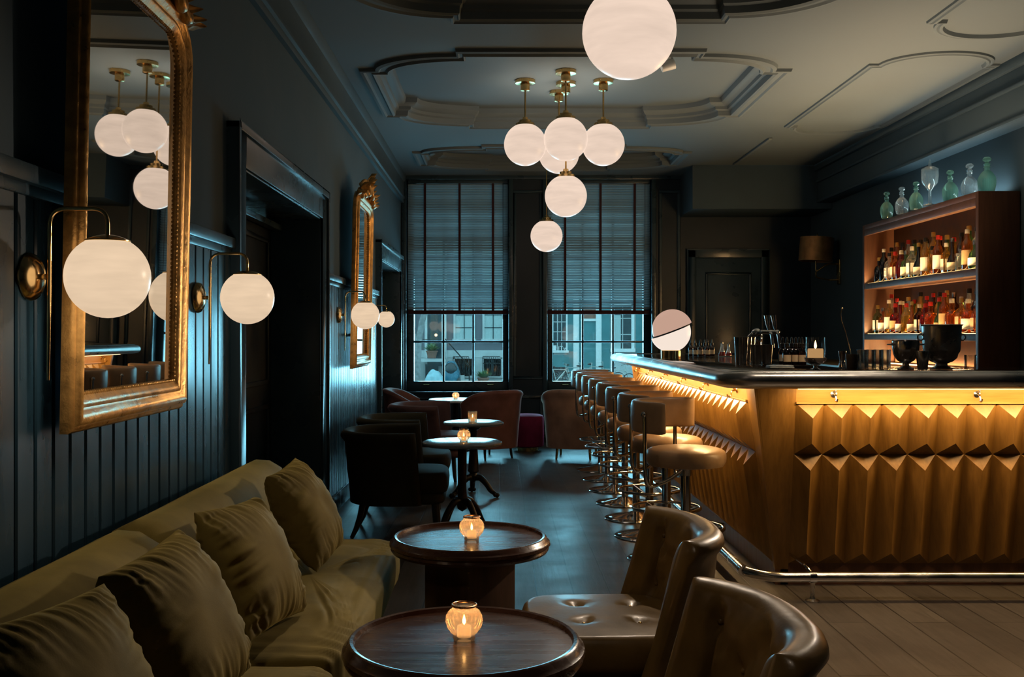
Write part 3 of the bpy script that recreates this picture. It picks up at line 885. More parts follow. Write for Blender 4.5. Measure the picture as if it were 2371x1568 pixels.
def leather_chair():
    t = thing('leather_chair', '', 'chair', group='olive brown leather slipper chairs')
    bt = [(-.62, .60), (0, .60), (.62, .60), (-.32, .505), (.32, .505), (-.62, .43), (0, .43), (.62, .43)]
    g, pos = chair_shell(.20, .285, .034, .20, .69, .04, .040, bt, 66, 97)
    bk = build('back', g, MAT['leather'], t, smooth=70)
    for (p, n) in pos: build('button', G().ball(p, .0085, 10, 6), MAT['leather'], bk)
    dips = [(x, y) for x in (-.02, .16) for y in (-.095, .095)]
    st = build('seat', seat_pad(-.17, .345, .265, .275, .395, dips, crown=.014), MAT['leather'], t, smooth=60)
    for x, y in dips: build('button', G().ball((x, y, .383), .0085, 10, 6), MAT['brass'], st)
    build('base', G().box(-.15, .29, -.22, .22, .14, .28), MAT['darkleg'], t, bevel=.02)
    legs(t, [(-.17, .2), (-.17, -.2), (.24, .2), (.24, -.2)], .15, MAT['darkleg'], .02, .014, .02)
    return t
lc = leather_chair()
placed(lc, 'leather slipper chair with four seat buttons, farther of the two by the bar corner', (.42, 3.25, 0), R(180 + 2), True)
placed(lc, 'nearest tufted leather slipper chair, cut off by the bottom of the photo', (.395, 2.20, 0), R(180 + 4))

def velvet_chair(mat, label, loc, rz, tufted=False):
    t = thing('tub_chair', label, 'chair', loc, rz, 'velvet tub chairs')
    bt = [(-.55, .56), (-.18, .56), (.18, .56), (.55, .56), (-.36, .48), (0, .48), (.36, .48)] if tufted else ()
    g, pos = chair_shell(.26, .30, .034, .215, .68, .04, .042, bt, 112, 118)
    bk = build('back', g, mat, t, smooth=70)
    for (p, n) in pos: build('button', G().ball(p, .008, 8, 6), mat, bk)
    build('seat', seat_pad(-.22, .36, .275, .28, .415, crown=.02), mat, t, smooth=60)
    build('apron', seat_pad(-.22, .34, .265, .21, .29, crown=0), mat, t, smooth=60)
    legs(t, [(-.19, .21), (-.19, -.21), (.27, .2), (.27, -.2)], .22, MAT['darkleg'], .021, .013, .07)
    return t
velvet_chair(MAT['green'], 'nearest dark moss velvet tub chair at the first bistro table', (-.70, 6.62, 0), R(2))
velvet_chair(MAT['green'], 'second dark moss velvet tub chair, half hidden behind the nearest one', (-.74, 7.62, 0), R(0))
velvet_chair(MAT['mauve'], 'wide mauve velvet tub chair with buttoned back at the ornate table', (-.66, 9.05, 0), R(-6), True)

def high_tub(mat, label, loc, rz, legmat, h=.72):
    t = thing('tub_chair', label, 'chair', loc, rz, 'velvet tub chairs')
    g, _ = chair_shell(.25, .27, .04, .12, h, .05, .04, (), 92, 104, .14)
    build('back', g, mat, t, smooth=70)
    build('seat', seat_pad(-.2, .28, .225, .22, .40, crown=.02), mat, t, smooth=60)
    legs(t, [(-.17, .17), (-.17, -.17), (.22, .19), (.22, -.19)], .13, legmat, .016, .010, .02)
    return t
high_tub(MAT['rose'], 'rose velvet chair against the left wall below the window', (-.98, 11.25, 0), R(-3), MAT['darkleg'], .70)
high_tub(MAT['rose'], 'rose velvet chair with rounded back turned away, beside the magenta pouf', (-.13, 10.55, 0), R(128), MAT['darkleg'], .73)
high_tub(MAT['blush'], 'blush velvet chair with brass legs tucked behind the bar stools', (.80, 10.55, 0), R(78), MAT['brass'], .74)

p = thing('pouf', 'round magenta velvet pouf on a brass base under the pier', 'pouf', (.31, 11.2, 0))
build('cushion', G().lathe([(0, .05), (.165, .05), (.178, .06), (.182, .2), (.18, .37), (.170, .395), (.14, .408), (0, .412)], 40), MAT['magenta'], p)
build('base', G().lathe([(0, 0), (.12, 0), (.12, .05), (0, .05)], 32), MAT['brass'], p)
p2 = thing('stool', 'low blue stool in the shadow beside the pier', 'stool', (.66, 11.95, 0))
build('cushion', G().lathe([(0, .30), (.13, .30), (.14, .31), (.145, .36), (.13, .39), (0, .395)], 32), velvet('blue velvet', (.02, .07, .12)), p2)
legs(p2, [(.08, .08), (-.08, .08), (.08, -.08), (-.08, -.08)], .31, MAT['darkleg'], .012, .009, .02)

# ------------------------------------------------------------------ bar stools
def bar_stool():
    t = thing('bar_stool', '', 'bar stool', group='tan leather bar stools along the bar')
    build('base', G().lathe([(0, 0), (.222, 0), (.225, .004), (.215, .010), (.16, .020), (.08, .034), (.035, .05), (0, .052)], 48), MAT['chrome'], t)
    build('pole', G().tube([(0, 0, .04), (0, 0, .61)], .0255, 20), MAT['chrome'], t)
    g = G().tube([(.195 * math.cos(2*PI*i/48), .195 * math.sin(2*PI*i/48), .30) for i in range(48)], .009, 10, True)
    build('foot_ring', g, MAT['chrome'], t)
    for k in range(3):
        a = 2 * PI * k / 3 + .4
        build('spoke', G().tube([(.02 * math.cos(a), .02 * math.sin(a), .255), (.19 * math.cos(a), .19 * math.sin(a), .30)], .007, 8), MAT['chrome'], t)
    build('collar', G().lathe([(0, .57), (.032, .57), (.034, .60), (.10, .612), (.15, .622), (0, .63)], 32), MAT['steel'], t)
    build('seat', G().join(pad_round(.208, .088, 48, .032, .012), T(0, 0, .622)), MAT['tan'], t, smooth=60)
    # wrap-round back pad: arc centred on local -x
    span, rin, thk, z0, z1 = R(84), .232, .052, .80, .962
    rs = []; n = 36
    for i in range(n + 1):
        u = -1 + 2 * i / n; a = PI + u * span
        e = max(0, (abs(u) - .90) / .10); q = math.sqrt(max(0, 1 - e * e)) * .8 + .2
        sec = []
        rm = rin + thk / 2; zm = (z0 + z1) / 2
        for j in range(20):
            an = 2 * PI * j / 20
            c, s_ = math.cos(an), math.sin(an)
            rr = rm + thk / 2 * q * math.copysign(abs(c) ** .6, c); zz = zm + (z1 - z0) / 2 * (.9 + .1 * q) * math.copysign(abs(s_) ** .35, s_)
            sec.append((rr * math.cos(a), rr * math.sin(a), zz))
        rs.append(sec)
    build('backrest', G().rings(rs), MAT['tan'], t, smooth=60)
    for s in (-1, 1):
        a = PI + s * span * .74; c, q = math.cos(a), math.sin(a); r = rin + thk + .006
        pts = fillet([(r * c, r * q, .90), (r * c, r * q, .62), (r * c * .95, r * q * .95, .53), (.5 * r * c, .5 * r * q, .545), (.02 * c, .02 * q, .60)], .07, 6)
        build('back_frame', G().tube(pts, .0105, 10), MAT['chrome'], t)
        build('knob', G().ball((r * 1.02 * c, r * 1.02 * q, .90), .015, 12, 8), MAT['chrome'], t)
    return t
st = bar_stool()
SY = [5.18, 5.78, 6.44, 7.06, 7.70, 8.34, 8.96, 9.58]
for i, y in enumerate(SY):
    lab = 'tan leather bar stool nearest the bar corner, seat fully in view' if i == 0 else ('tan leather bar stool at the window end of the row' if i == 7 else
          'tan leather bar stool, %s in the row counted from the bar corner' % ORD[i])
    placed(st, lab, (.965, y, 0), R(-27 + (0, 3, -2, 2, -3, 1, 2, -2)[i]), i == 0)
# ------------------------------------------------------------------ the bar
ZB = 1.124
EX, EY, YEND, XEND = 1.06, 4.74, 9.55, 3.30           # outer edge of the counter
def bar():
    t = thing('bar_counter', 'L-shaped oak bar with faceted front panels and pewter-edged black top', 'bar', (1.5, 5.2, 0))
    O = Vector((1.5, 5.2, 0))
    def L(*p): return (p[0] - O.x, p[1] - O.y, p[2])
    def loc(g): return G().join(g, T(-O.x, -O.y, 0))
    # counter slab
    d = .06
    poly = [(EX + d, EY + d + .1), (EX + d + .1, EY + d), (XEND, EY + d), (XEND, 5.50), (1.86, 5.50), (1.86, YEND), (EX + d, YEND)]
    build('countertop', loc(G().prism(poly, 1.045, ZB - .002)), MAT['topgloss'], t, bevel=.003)
    # pewter bull-nose edge
    path = [(XEND, EY), (EX + .10, EY), (EX, EY + .12), (EX, YEND + .01)]
    P_ = fillet([(x, y, 0) for x, y in path], .06, 6)
    path2 = P_ + [Vector((EX + .035, YEND + .06, 0)), Vector((EX + .10, YEND + .075, 0)), Vector((1.88, YEND + .075, 0))]
    prof = [(.10, ZB), (.085, ZB + .003), (.055, ZB + .002), (.05, ZB - .004)]
    prof += [(.042 - .042 * math.sin(a), ZB - .041 + .038 * math.cos(a)) for a in [PI * i / 10 for i in range(11)]]
    prof += [(.05, ZB - .083), (.075, ZB - .083), (.075, ZB - .06), (.10, ZB - .06)]
    rs = []
    for i, p in enumerate(path2):
        a = path2[max(0, i - 1)]; b = path2[min(len(path2) - 1, i + 1)]
        tg = (b - a).normalized(); nr = Vector((tg.y, -tg.x, 0))            # towards the inside of the bar
        inn = Vector((1.6, 5.6, 0)) - p
        if i < len(P_) and nr.dot(inn) < 0: nr = -nr
        if i >= len(P_): nr = nr if nr.y < 0 else -nr
        rs.append([(p.x + nr.x * o, p.y + nr.y * o, z) for o, z in prof])
    build('bar_edge', loc(G().rings(rs, True, True)), MAT['pewter'], t, smooth=50)
    # faceted fronts; inclined plane: top at 1.297 / 5.05, recessing .13 towards the floor
    ZT, ZM, Z0 = .955, .690, .112
    def rec(z): return .13 * (ZT - z) / (ZT - Z0)
    pitch, prot = .1453, .058
    def panel(s0, ncol, place):
        g = G()
        for k in range(ncol):
            a = s0 + k * pitch; b = a + pitch; m = (a + b) / 2
            for (zt, zb, ht, hb) in ((ZT, ZM, .074, .062), (ZM, Z0, .078, .065)):
                vs = [place(a, zt, 0), place(b, zt, 0), place(b, zb, 0), place(a, zb, 0), place(m, zt - ht, prot), place(m, zb + hb, prot)]
                g.add(vs, [(0, 1, 4), (1, 2, 5, 4), (2, 3, 5), (3, 0, 4, 5)])
        return g
    fr = lambda s, z, o: L(s, 5.05 + rec(z) - o, z)
    sd = lambda s, z, o: L(1.297 + rec(z) - o, s, z)
    nF, nS = 13, 28
    build('front_panel', panel(1.50, nF, fr), MAT['oak'], t, smooth=0)
    build('side_panel', panel(5.215, nS, sd), MAT['oak'], t, smooth=0)
    # flat boards: corner post, band above the facets, plinth
    def slab(pts_front, back):                             # pts_front: list of points ccw, pushed back by vector
        n = len(pts_front); v = pts_front + [tuple(Vector(p) + Vector(back)) for p in pts_front]
        return [v, [tuple(range(n)), tuple(range(2*n-1, n-1, -1))] + [(i, n + i, n + (i+1) % n, (i+1) % n) for i in range(n)]]
    g = G()
    g.add(*slab([fr(1.297, 1.05, .0), fr(1.50, 1.05, .0), fr(1.50, .0, .0), fr(1.297 + .147, .0, .0)], (0, .03, 0)))
    g.add(*slab([sd(5.036, 1.05, 0), sd(5.215, 1.05, 0), sd(5.215, 0, 0), sd(5.05 + .147, 0, 0)], (.03, 0, 0)))
    build('corner_post', g, MAT['oak'], t, smooth=0)
    y1 = 5.215 + nS * pitch; x1 = 1.50 + nF * pitch
    g = G()
    g.add(*slab([fr(1.50, 1.05, 0), fr(x1, 1.05, 0), fr(x1, ZT, 0), fr(1.50, ZT, 0)], (0, .03, 0)))
    g.add(*slab([sd(5.215, 1.05, 0), sd(y1, 1.05, 0), sd(y1, ZT, 0), sd(5.215, ZT, 0)], (.03, 0, 0)))
    g.box(*(1.50 - O.x, x1 - O.x), *(5.038 - O.y, 5.06 - O.y), ZT - .004, ZT + .006)
    g.box(*(1.285 - O.x, 1.31 - O.x), *(5.215 - O.y, y1 - O.y), ZT - .004, ZT + .006)
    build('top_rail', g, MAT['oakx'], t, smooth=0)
    g = G()
    g.box(1.46 - O.x, x1 - O.x, 5.185 - O.y, 5.25 - O.y, 0, Z0)
    g.box(1.432 - O.x, 1.50 - O.x, 5.185 - O.y, y1 - O.y, 0, Z0)
    build('plinth', g, MAT['walnut'], t, smooth=0)
    # end board by the windows and the carcass behind the panels
    g = G().add(*slab([sd(y1, 1.05, .06), sd(y1, 0, .06), L(1.8, y1, 0), L(1.8, y1, 1.05)], (0, .035, 0)))
    build('end_board', g, MAT['oak'], t, smooth=0)
    g = G().box(1.46 - O.x, x1 - O.x, 5.26 - O.y, 5.46 - O.y, 0, 1.045).box(1.50 - O.x, 1.82 - O.x, 5.3 - O.y, y1 - O.y, 0, 1.045)
    build('carcass', g, MAT['walnut'], t, smooth=0)
    # light strips tucked under the overhang
    build('light_strip', loc(G().box(1.46, x1, 4.870, 4.882, 1.034, 1.043).box(1.150, 1.162, 5.12, y1, 1.034, 1.043)), MAT['led'], t, smooth=0)
    # bag hooks
    def hook(M):
        g = G().lathe([(0, 0), (.017, 0), (.017, .004), (.006, .008), (.006, .02), (0, .02)], 14, M)
        q = fillet([(0, 0, .014), (0, -.004, .032), (0, -.034, .036), (0, -.036, .05), (0, -.022, .058)], .012, 4)
        g.tube(q, .0045, 8, M=M)
        g.tube([(0, .003, .014), (0, .018, .030)], .004, 8, M=M); g.ball((0, .018, .030), .006, 8, 6, M=M)
        return g
    for x in (1.69, 2.415, 3.14):
        build('bag_hook', hook(T(*L(x, 5.045, 1.0)) @ Matrix(((1,0,0,0),(0,0,-1,0),(0,1,0,0),(0,0,0,1)))), MAT['steel'], t)
    for k in range(6):
        build('bag_hook', hook(T(*L(1.292, 5.42 + .755 * k, 1.0)) @ Matrix(((0,0,-1,0),(-1,0,0,0),(0,1,0,0),(0,0,0,1)))), MAT['brass'], t)
    return y1
YBE = bar()
# foot rail
t = thing('foot_rail', 'polished foot rail running round the bar close to the floor', 'foot rail', (1.22, 4.86, 0))
q = fillet([(2.2, 0, .118), (.10, 0, .118), (0, .12, .118), (0, 4.4, .118)], .07, 8)
build('rail', G().tube(q, .025, 18), MAT['steel'], t)
for x in (.305, 1.75):
    build('post', G().lathe([(0, 0), (.034, 0), (.034, .006), (.016, .014), (.0115, .03), (.0115, .085), (.016, .095), (0, .096)], 20, T(x, 0, 0)), MAT['steel'], t)
    build('collar', G().tube([(x - .016, 0, .118), (x + .016, 0, .118)], .0285, 18), MAT['chrome'], t)
    build('bracket', G().tube(fillet([(x, 0, .13), (x - .03, .02, .17), (x - .03, .275, .17)], .03, 5), .008, 8), MAT['chrome'], t)
for y in (.135, 1.5, 2.9, 4.25):
    build('bracket', G().tube([(0, y, .118), (.209, y, .092)], .008, 10), MAT['steel'], t)
    build('collar', G().tube([(0, y - .016, .118), (0, y + .016, .118)], .0285, 18), MAT['chrome'], t)

# ------------------------------------------------------------------ things on the bar
def onbar(px, d): return ((px - VX) * d / F, d, ZB)
t = thing('table_lamp', 'split sphere lamp with offset glass halves on a brass drum, on the bar', 'lamp', (1.252, 7.30, ZB))
build('base', G().lathe([(0, 0), (.072, 0), (.072, .062), (.068, .066), (0, .066)], 40), MAT['polbrass'], t)
def half(top, M):
    g = G(); s = 1 if top else -1
    prof = [(0, .0)] + [(.148 * math.cos(R(90) * i / 14), s * .148 * math.sin(R(90) * i / 14)) for i in range(15)]
    return g.lathe(prof, 48, M)
tilt = RY(R(-21))
build('upper_half', half(True, T(.002, 0, .207) @ tilt @ T(.012, 0, .006)), MAT['globe_dim'], t, smooth=50)
build('lower_half', half(False, T(.002, 0, .207) @ tilt @ T(-.008, 0, -.006)), MAT['globe_hot'], t, smooth=50)
build('divider', G().lathe([(0, -.005), (.146, -.005), (.146, .005), (0, .005)], 40, T(.002, 0, .207) @ tilt), MAT['black'], t)

def dropper(label, x, y, z, k=1.0, liquid='amberglass'):
    t = thing('bitters_bottle', label, 'bottle', (x, y, z), group='bitters bottles on the bar')
    build('bottle', G().lathe([(0, 0), (.0195, 0), (.021, .003), (.021, .062), (.017, .075), (.009, .084), (.009, .094)], 20, caps=False), MAT[liquid], t)
    build('dropper_cap', G().lathe([(0, .09), (.0115, .09), (.0115, .108), (.006, .112), (.006, .125), (.004, .14), (0, .142)], 14), MAT['rubber'], t)
    build('paper_label', G().rings([[(.0214 * math.cos(a), .0214 * math.sin(a), zz) for a in [R(200) + R(140) * i / 10 for i in range(11)]] for zz in (.016, .05)], False, False), MAT['paperlabel'], t)
    t.scale = (k,) * 3
for i, (px, d) in enumerate(((1600, 8.4), (1610, 8.3), (1621.5, 8.35), (1632, 8.5), (1638, 8.3), (1649, 8.4))):
    dropper('small amber dropper bottle, %s right of the split sphere lamp' % ORD[i], *onbar(px, d))
for i, (px, d, s) in enumerate(((1672, 8.3, 1.0), (1687, 8.35, .85))):
    x, y, z = onbar(px, d)
    t = thing('flask', ['larger conical flask of red liquor on the bar', 'smaller conical flask of red liquor on the bar'][i], 'flask', (x, y, z), group='red liquor flasks')
    build('glass_flask', G().lathe([(0, 0), (.03, 0), (.032, .006), (.012, .07), (.010, .10)], 24, caps=False), MAT['clear'], t)
    build('liquor', G().lathe([(0, .004), (.029, .004), (.0285, .012), (.02, .036), (0, .036)], 24), MAT['red'], t)
    build('stopper', G().lathe([(0, .098), (.008, .098), (.011, .108), (.004, .125), (0, .135)], 14), MAT['steel'], t)
    t.scale = (s,) * 3
def tin(label, px, d, h, r):
    o = build('shaker_tin', G().lathe([(0, .004), (r * .74, 0), (r * .76, .004), (r * .97, h - .004), (r, h), (r * .96, h - .002), (r * .72, .008), (0, .008)], 36), MAT['steel'])
    o.location = onbar(px, d); tag(o, label, 'cocktail shaker', 'shaker tins beside the beer tap')
for i, (px, d, h, r) in enumerate(((1716, 6.02, .165, .043), (1724.5, 6.10, .165, .043), (1733, 6.18, .165, .043), (1752, 6.02, .118, .038), (1775, 6.06, .118, .038))):
    tin(['tall steel shaker tin, outermost toward the lamp', 'tall steel shaker tin, middle of the overlapping three', 'tall steel shaker tin nearest the beer tap',
         'short steel tin standing before the beer tap', 'short steel tin at the candle end of the tins'][i], px, d, h, r)
# beer tap
x, y, z = onbar(1752, 6.75)
t = thing('beer_tap', 'chrome beer tap with two raised handles and twin spouts behind the shaker tins', 'beer tap', (x, y, z))
build('column', G().lathe([(0, 0), (.045, 0), (.045, .01), (.03, .02), (.03, .12), (.038, .15), (.03, .18), (0, .19)], 28), MAT['chrome'], t)
build('swan_neck', G().tube(fillet([(-.06, 0, .05), (-.06, 0, .15), (-.02, 0, .19), (.02, 0, .17)], .04, 6), .016, 14), MAT['chrome'], t)
build('head', G().ball((0, 0, .185), .038, 20, 14), MAT['chrome'], t)
build('manifold', G().tube([(.02, 0, .195), (.14, 0, .195)], .016, 16).ball((.14, 0, .195), .017, 12, 8), MAT['chrome'], t)
for k, xx in enumerate((.085, .13)):
    build('spout', G().tube(fillet([(xx, -.005, .195), (xx, -.05, .19), (xx + .012, -.055, .09)], .03, 5), .009, 10), MAT['chrome'], t)
    build('handle', G().tube([(xx, 0, .20), (xx - .008, .004, .24), (xx - .016, .006, .31)], [.006, .012, .018], 14), MAT['chrome'], t)
for i, (px, d) in enumerate(((1812, 5.60), (1822, 5.50), (1833, 5.62), (1842, 5.5), (1850, 5.62), (1857, 5.48))):
    dropper('dark dropper bottle on the bar beside the pillar candle, %s from the shaker tins' % ORD[i], *onbar(px, d)[:2], ZB + .012, 1.08)
x, y, z = onbar(1826, 5.54)
tag(build('bar_tray', G().box(-.085, .09, -.08, .10, .001, .012), MAT['rubber'], bevel=.003), 'thin dark tray under the dropper bottles', 'tray').location = (x + .02, y, z)
o = build('bar_cloth', G().box(-.065, .065, -.045, .045, .001, .009).box(-.062, .062, -.04, .045, .009, .017), MAT['cloth'], bevel=.004)
x, y, z = onbar(1806, 5.27); o.location = (x, y, z); tag(o, 'pale blue folded cloth before the dropper bottles', 'cloth')
# pillar candle
x, y, z = onbar(1888, 5.02)
t = thing('pillar_candle', 'lit cream pillar candle in a glass chimney on a silver footed bowl, on the bar', 'candle', (x, y, z))
build('footed_bowl', G().lathe([(0, 0), (.026, 0), (.028, .004), (.010, .012), (.009, .02), (.03, .03), (.05, .045), (.056, .062), (.053, .062), (.045, .048), (0, .04)], 36), MAT['chrome'], t)
c = build('candle', G().lathe([(0, .045), (.038, .045), (.038, .102), (.034, .108), (0, .104)], 28), MAT['wax'], t)
build('flame', G().lathe([(0, .106), (.006, .114), (.0065, .124), (.003, .14), (0, .15)], 12), MAT['flame'], c)
build('glass_chimney', G().lathe([(.046, .06), (.048, .10), (.046, .165)], 28, caps=False), MAT['tumbler'], t)
light('POINT', 'candle_light', (x, y, z + .19), 1.2, (1, .5, .16), .012)
# highball glasses, buckets, cups
rib = lambda a, zz: 1 + .02 * math.cos(14 * a)
for i in range(8):
    px = 1995 + (i // 2) * 17.2; d = 5.12 + (i % 2) * .11
    o = build('highball_glass', G().lathe([(0, .004), (.022, .0), (.0225, .004), (.0235, .10), (.021, .10), (.0205, .012), (0, .012)], 42, rib=rib), MAT['tumbler'])
    o.location = onbar(px + (i % 2) * 5, d)
    tag(o, 'fluted clear highball glass in the %s row, %s from the window end' % ('front' if i % 2 == 0 else 'rear', ORD[i // 2]), 'glass', 'fluted glasses lined up on the bar')
x, y, z = onbar(2097, 5.10)
t = thing('ice_bucket', 'small silver footed ice bucket with ring handles beside the fluted glasses', 'ice bucket', (x, y, z))
build('bucket', G().lathe([(0, 0), (.04, 0), (.042, .005), (.018, .018), (.016, .03), (.04, .045), (.058, .07), (.066, .11), (.066, .145), (.071, .15), (.067, .15), (.06, .11), (.04, .055), (0, .05)], 44), MAT['steel'], t)
for s in (-1, 1):
    build('ring_handle', G().tube([(s * .078 + .014 * math.cos(a), .014 * math.sin(a), .128) for a in [2*PI*i/20 for i in range(20)]], .004, 8, True).ball((s * .068, 0, .13), .009, 10, 6), MAT['chrome'], t)
x, y, z = onbar(2180, 5.16)
t = thing('wine_cooler', 'tall gunmetal wine cooler on a footed base, largest vessel on the bar', 'wine cooler', (x, y, z))
build('bucket', G().lathe([(0, 0), (.055, 0), (.057, .005), (.03, .016), (.028, .028), (.055, .040), (.074, .058), (.080, .080), (.086, .088), (.090, .10), (.097, .222), (.104, .228), (.10, .231), (.093, .222), (.086, .11), (.05, .055), (0, .05)], 52), MAT['darktin'], t)
for s in (-1, 1):
    build('ring_handle', G().tube([(s * .108 + .016 * math.cos(a), .0, .165 + .016 * math.sin(a)) for a in [2*PI*i/20 for i in range(20)]], .004, 8, True).ball((s * .096, 0, .18), .01, 10, 6), MAT['chrome'], t)
x, y, z = onbar(2136, 5.0)
o = build('measuring_cup', G().lathe([(0, .002), (.022, 0), (.024, .004), (.0335, .092), (.0335, .096), (.031, .094), (.021, .008), (0, .008)], 36), MAT['steel'])
o.location = (x, y, z); tag(o, 'steel tapered cup between the ice bucket and the wine cooler', 'cup')
x, y, z = onbar(2247, 5.05)
o = build('tumbler', G().lathe([(0, .002), (.026, 0), (.028, .004), (.030, .075), (.0275, .075), (.025, .012), (0, .012)], 36), MAT['tumbler'])
o.location = (x, y, z); tag(o, 'single clear tumbler beyond the wine cooler', 'glass')
x, y, z = onbar(1972, 5.12)
o = build('mixing_cup', G().lathe([(0, .002), (.024, 0), (.026, .004), (.031, .078), (.028, .078), (.023, .008), (0, .008)], 32), MAT['rubber'])
o.location = (x, y, z); tag(o, 'black cup holding the bar spoon', 'cup')
o = build('bar_spoon', G().tube([(.012, 0, .012), (-.006, 0, .09), (-.03, 0, .19), (-.052, 0, .25), (-.056, 0, .285), (-.05, 0, .31)], .0022, 8).ball((-.049, 0, .313), .005, 10, 6), MAT['brass'])
o.location = (x, y, z); tag(o, 'thin bent bar spoon leaning out of the black cup', 'spoon')
x, y, z = onbar(1950, 5.35)
o = build('jigger', G().lathe([(0, .0), (.018, 0), (.02, .003), (.012, .04), (.014, .045), (.021, .09), (.019, .09), (.01, .046), (0, .044)], 28), MAT['chrome'])
o.location = (x, y, z); tag(o, 'small steel jigger beside the black cup', 'jigger')

# ------------------------------------------------------------------ back bar
SX0, SX1, SY0, SY1 = 3.55, 3.86, 7.39, 9.75
t = thing('back_bar_cabinet', 'low back bar cabinet with pale worktop under the lit bottle shelves', 'cabinet', (3.45, 8.6, 0))
g = G().box(-.30, .40, -2.9, 2.9, .0, .96)
build('carcass', g, MAT['walnut'], t, bevel=.004)
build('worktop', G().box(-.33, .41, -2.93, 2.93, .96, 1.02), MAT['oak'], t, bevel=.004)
for k in range(6):
    dr = build('door', G().box(-.318, -.299, -2.85 + .955 * k, -1.93 + .955 * k, .08, .92), MAT['walnut'], t, bevel=.004)
    build('handle', G().tube([(-.335, -2.0 + .955 * k, .60), (-.335, -2.0 + .955 * k, .78)], .006, 8), MAT['brass'], dr)
t = thing('bottle_shelf', 'tall lit walnut shelf unit full of liquor bottles behind the bar', 'shelf', (SX0, (SY0 + SY1) / 2, 1.02))
hy = (SY1 - SY0) / 2; dx = SX1 - SX0
def lo(a, b, c, d, e, f): return G().box(a, b, c, d, e - 1.02, f - 1.02)
build('side_panel', lo(0, dx, -hy, -hy + .045, 1.02, 2.37), MAT['walnut'], t, bevel=.003)
build('side_panel', lo(0, dx, hy - .045, hy, 1.02, 2.37), MAT['walnut'], t, bevel=.003)
build('top_panel', lo(0, dx, -hy + .045, hy - .045, 2.325, 2.37), MAT['walnut'], t, bevel=.002)
build('fascia', lo(0, .025, -hy + .045, hy - .045, 2.265, 2.325), MAT['walnut'], t, bevel=.002)
build('back_panel', lo(dx - .02, dx - .001, -hy + .045, hy - .045, 1.02, 2.325), M_('matt dark back board', (.05, .022, .012), .8, spec=.1), t)
for z in (1.80, 1.31):
    build('shelf', lo(.004, dx - .02, -hy + .045, hy - .045, z - .055, z), MAT['walnut'], t, bevel=.002)
    build('light_strip', lo(dx - .034, dx - .022, -hy + .06, hy - .06, z, z + .008), MAT['led'], t)
    build('light_strip', lo(.03, .04, -hy + .06, hy - .06, z, z + .004), MAT['led'], t)
build('light_strip', lo(dx - .06, dx - .045, -hy + .06, hy - .06, 1.02, 1.03), MAT['led'], t)

LIQ = [('amber', (.78, .36, .08)), ('golden', (.90, .62, .22)), ('clear', (.88, .90, .86)), ('dark brown', (.20, .09, .04)), ('ruby red', (.55, .07, .04)), ('green', (.30, .48, .20)), ('orange', (.88, .34, .08)), ('black', (.03, .03, .03))]
LMAT = [lustre_glass(n + ' bottle glass', c, tuple(min(1, q * 1.15) for q in c), .12) for n, c in LIQ]
CAPS = [('gold', M_('gold foil cap', (.75, .48, .14), .35, .8)), ('black', MAT['rubber']), ('cream', MAT['paperlabel']), ('red', MAT['red']), ('silver', MAT['steel'])]
LABS = [('cream', MAT['paperlabel']), ('white', M_('white paper label', (.82, .80, .74), .6, var=.04)), ('tan', M_('tan paper label', (.55, .36, .17), .7)), ('dark', M_('dark paper label', (.05, .045, .05), .6))]
SHAPES = [('tall round-shouldered', [(0, 0), (.036, 0), (.038, .004), (.038, .185), (.030, .215), (.0145, .235), (.0135, .285)], 1, .045, .15),
          ('stout', [(0, 0), (.044, 0), (.046, .004), (.046, .125), (.036, .155), (.016, .17), (.015, .225)], 1, .03, .105),
          ('square', [(0, 0), (.036, 0), (.038, .004), (.038, .15), (.030, .17), (.014, .185), (.0135, .23)], 1.22, .03, .12),
          ('slim', [(0, 0), (.029, 0), (.031, .004), (.031, .20), (.022, .235), (.012, .25), (.012, .295)], 1, .05, .16),
          ('long-necked', [(0, 0), (.036, 0), (.040, .01), (.041, .09), (.030, .125), (.016, .15), (.0125, .26)], 1, .025, .085),
          ('jug-shaped', [(0, 0), (.045, 0), (.050, .02), (.050, .08), (.040, .12), (.018, .145), (.016, .19)], 1, .03, .085)]
def bottle(x, y, z, si, li, ci, la, label, group, k=1.0, rz=0):
    nm, prof, sq, l0, l1 = SHAPES[si]
    t = thing('liquor_bottle', label, 'bottle', (x, y, z), rz, group)
    rb = (lambda a, zz: min(1.30, 1 / max(abs(math.cos(a)), abs(math.sin(a)))) * .90) if sq > 1 else None
    build('bottle_glass', G().lathe(prof, 24, rib=rb, caps=False), LMAT[li], t, smooth=45)
    top = prof[-1]
    build('cap', G().lathe([(0, top[1] - .012), (top[0] + .0025, top[1] - .012), (top[0] + .0025, top[1] + .016), (top[0], top[1] + .02), (0, top[1] + .02)], 16), CAPS[ci][1], t)
    if la is not None:
        r = prof[2][0] if sq == 1 else prof[2][0] * .90
        if sq == 1:
            g = G().rings([[((r + .0015) * math.cos(a), (r + .0015) * math.sin(a), zz) for a in [R(115) + R(170) * i / 34 for i in range(35)]] for zz in (l0, l1)], False, False)
        else:
            g = G().add([(-r - .002, -r * .8, l0), (-r - .002, r * .8, l0), (-r - .002, r * .8, l1), (-r - .002, -r * .8, l1)], [(0, 1, 2, 3)])
            g.add([(-r * .8, -r - .002, l0), (r * .8, -r - .002, l0), (r * .8, -r - .002, l1), (-r * .8, -r - .002, l1)], [(0, 1, 2, 3)])
        build('paper_label', g, LABS[la][1], t, smooth=60)
    t.scale = (k,) * 3
    return t
rnd = random.Random(21)
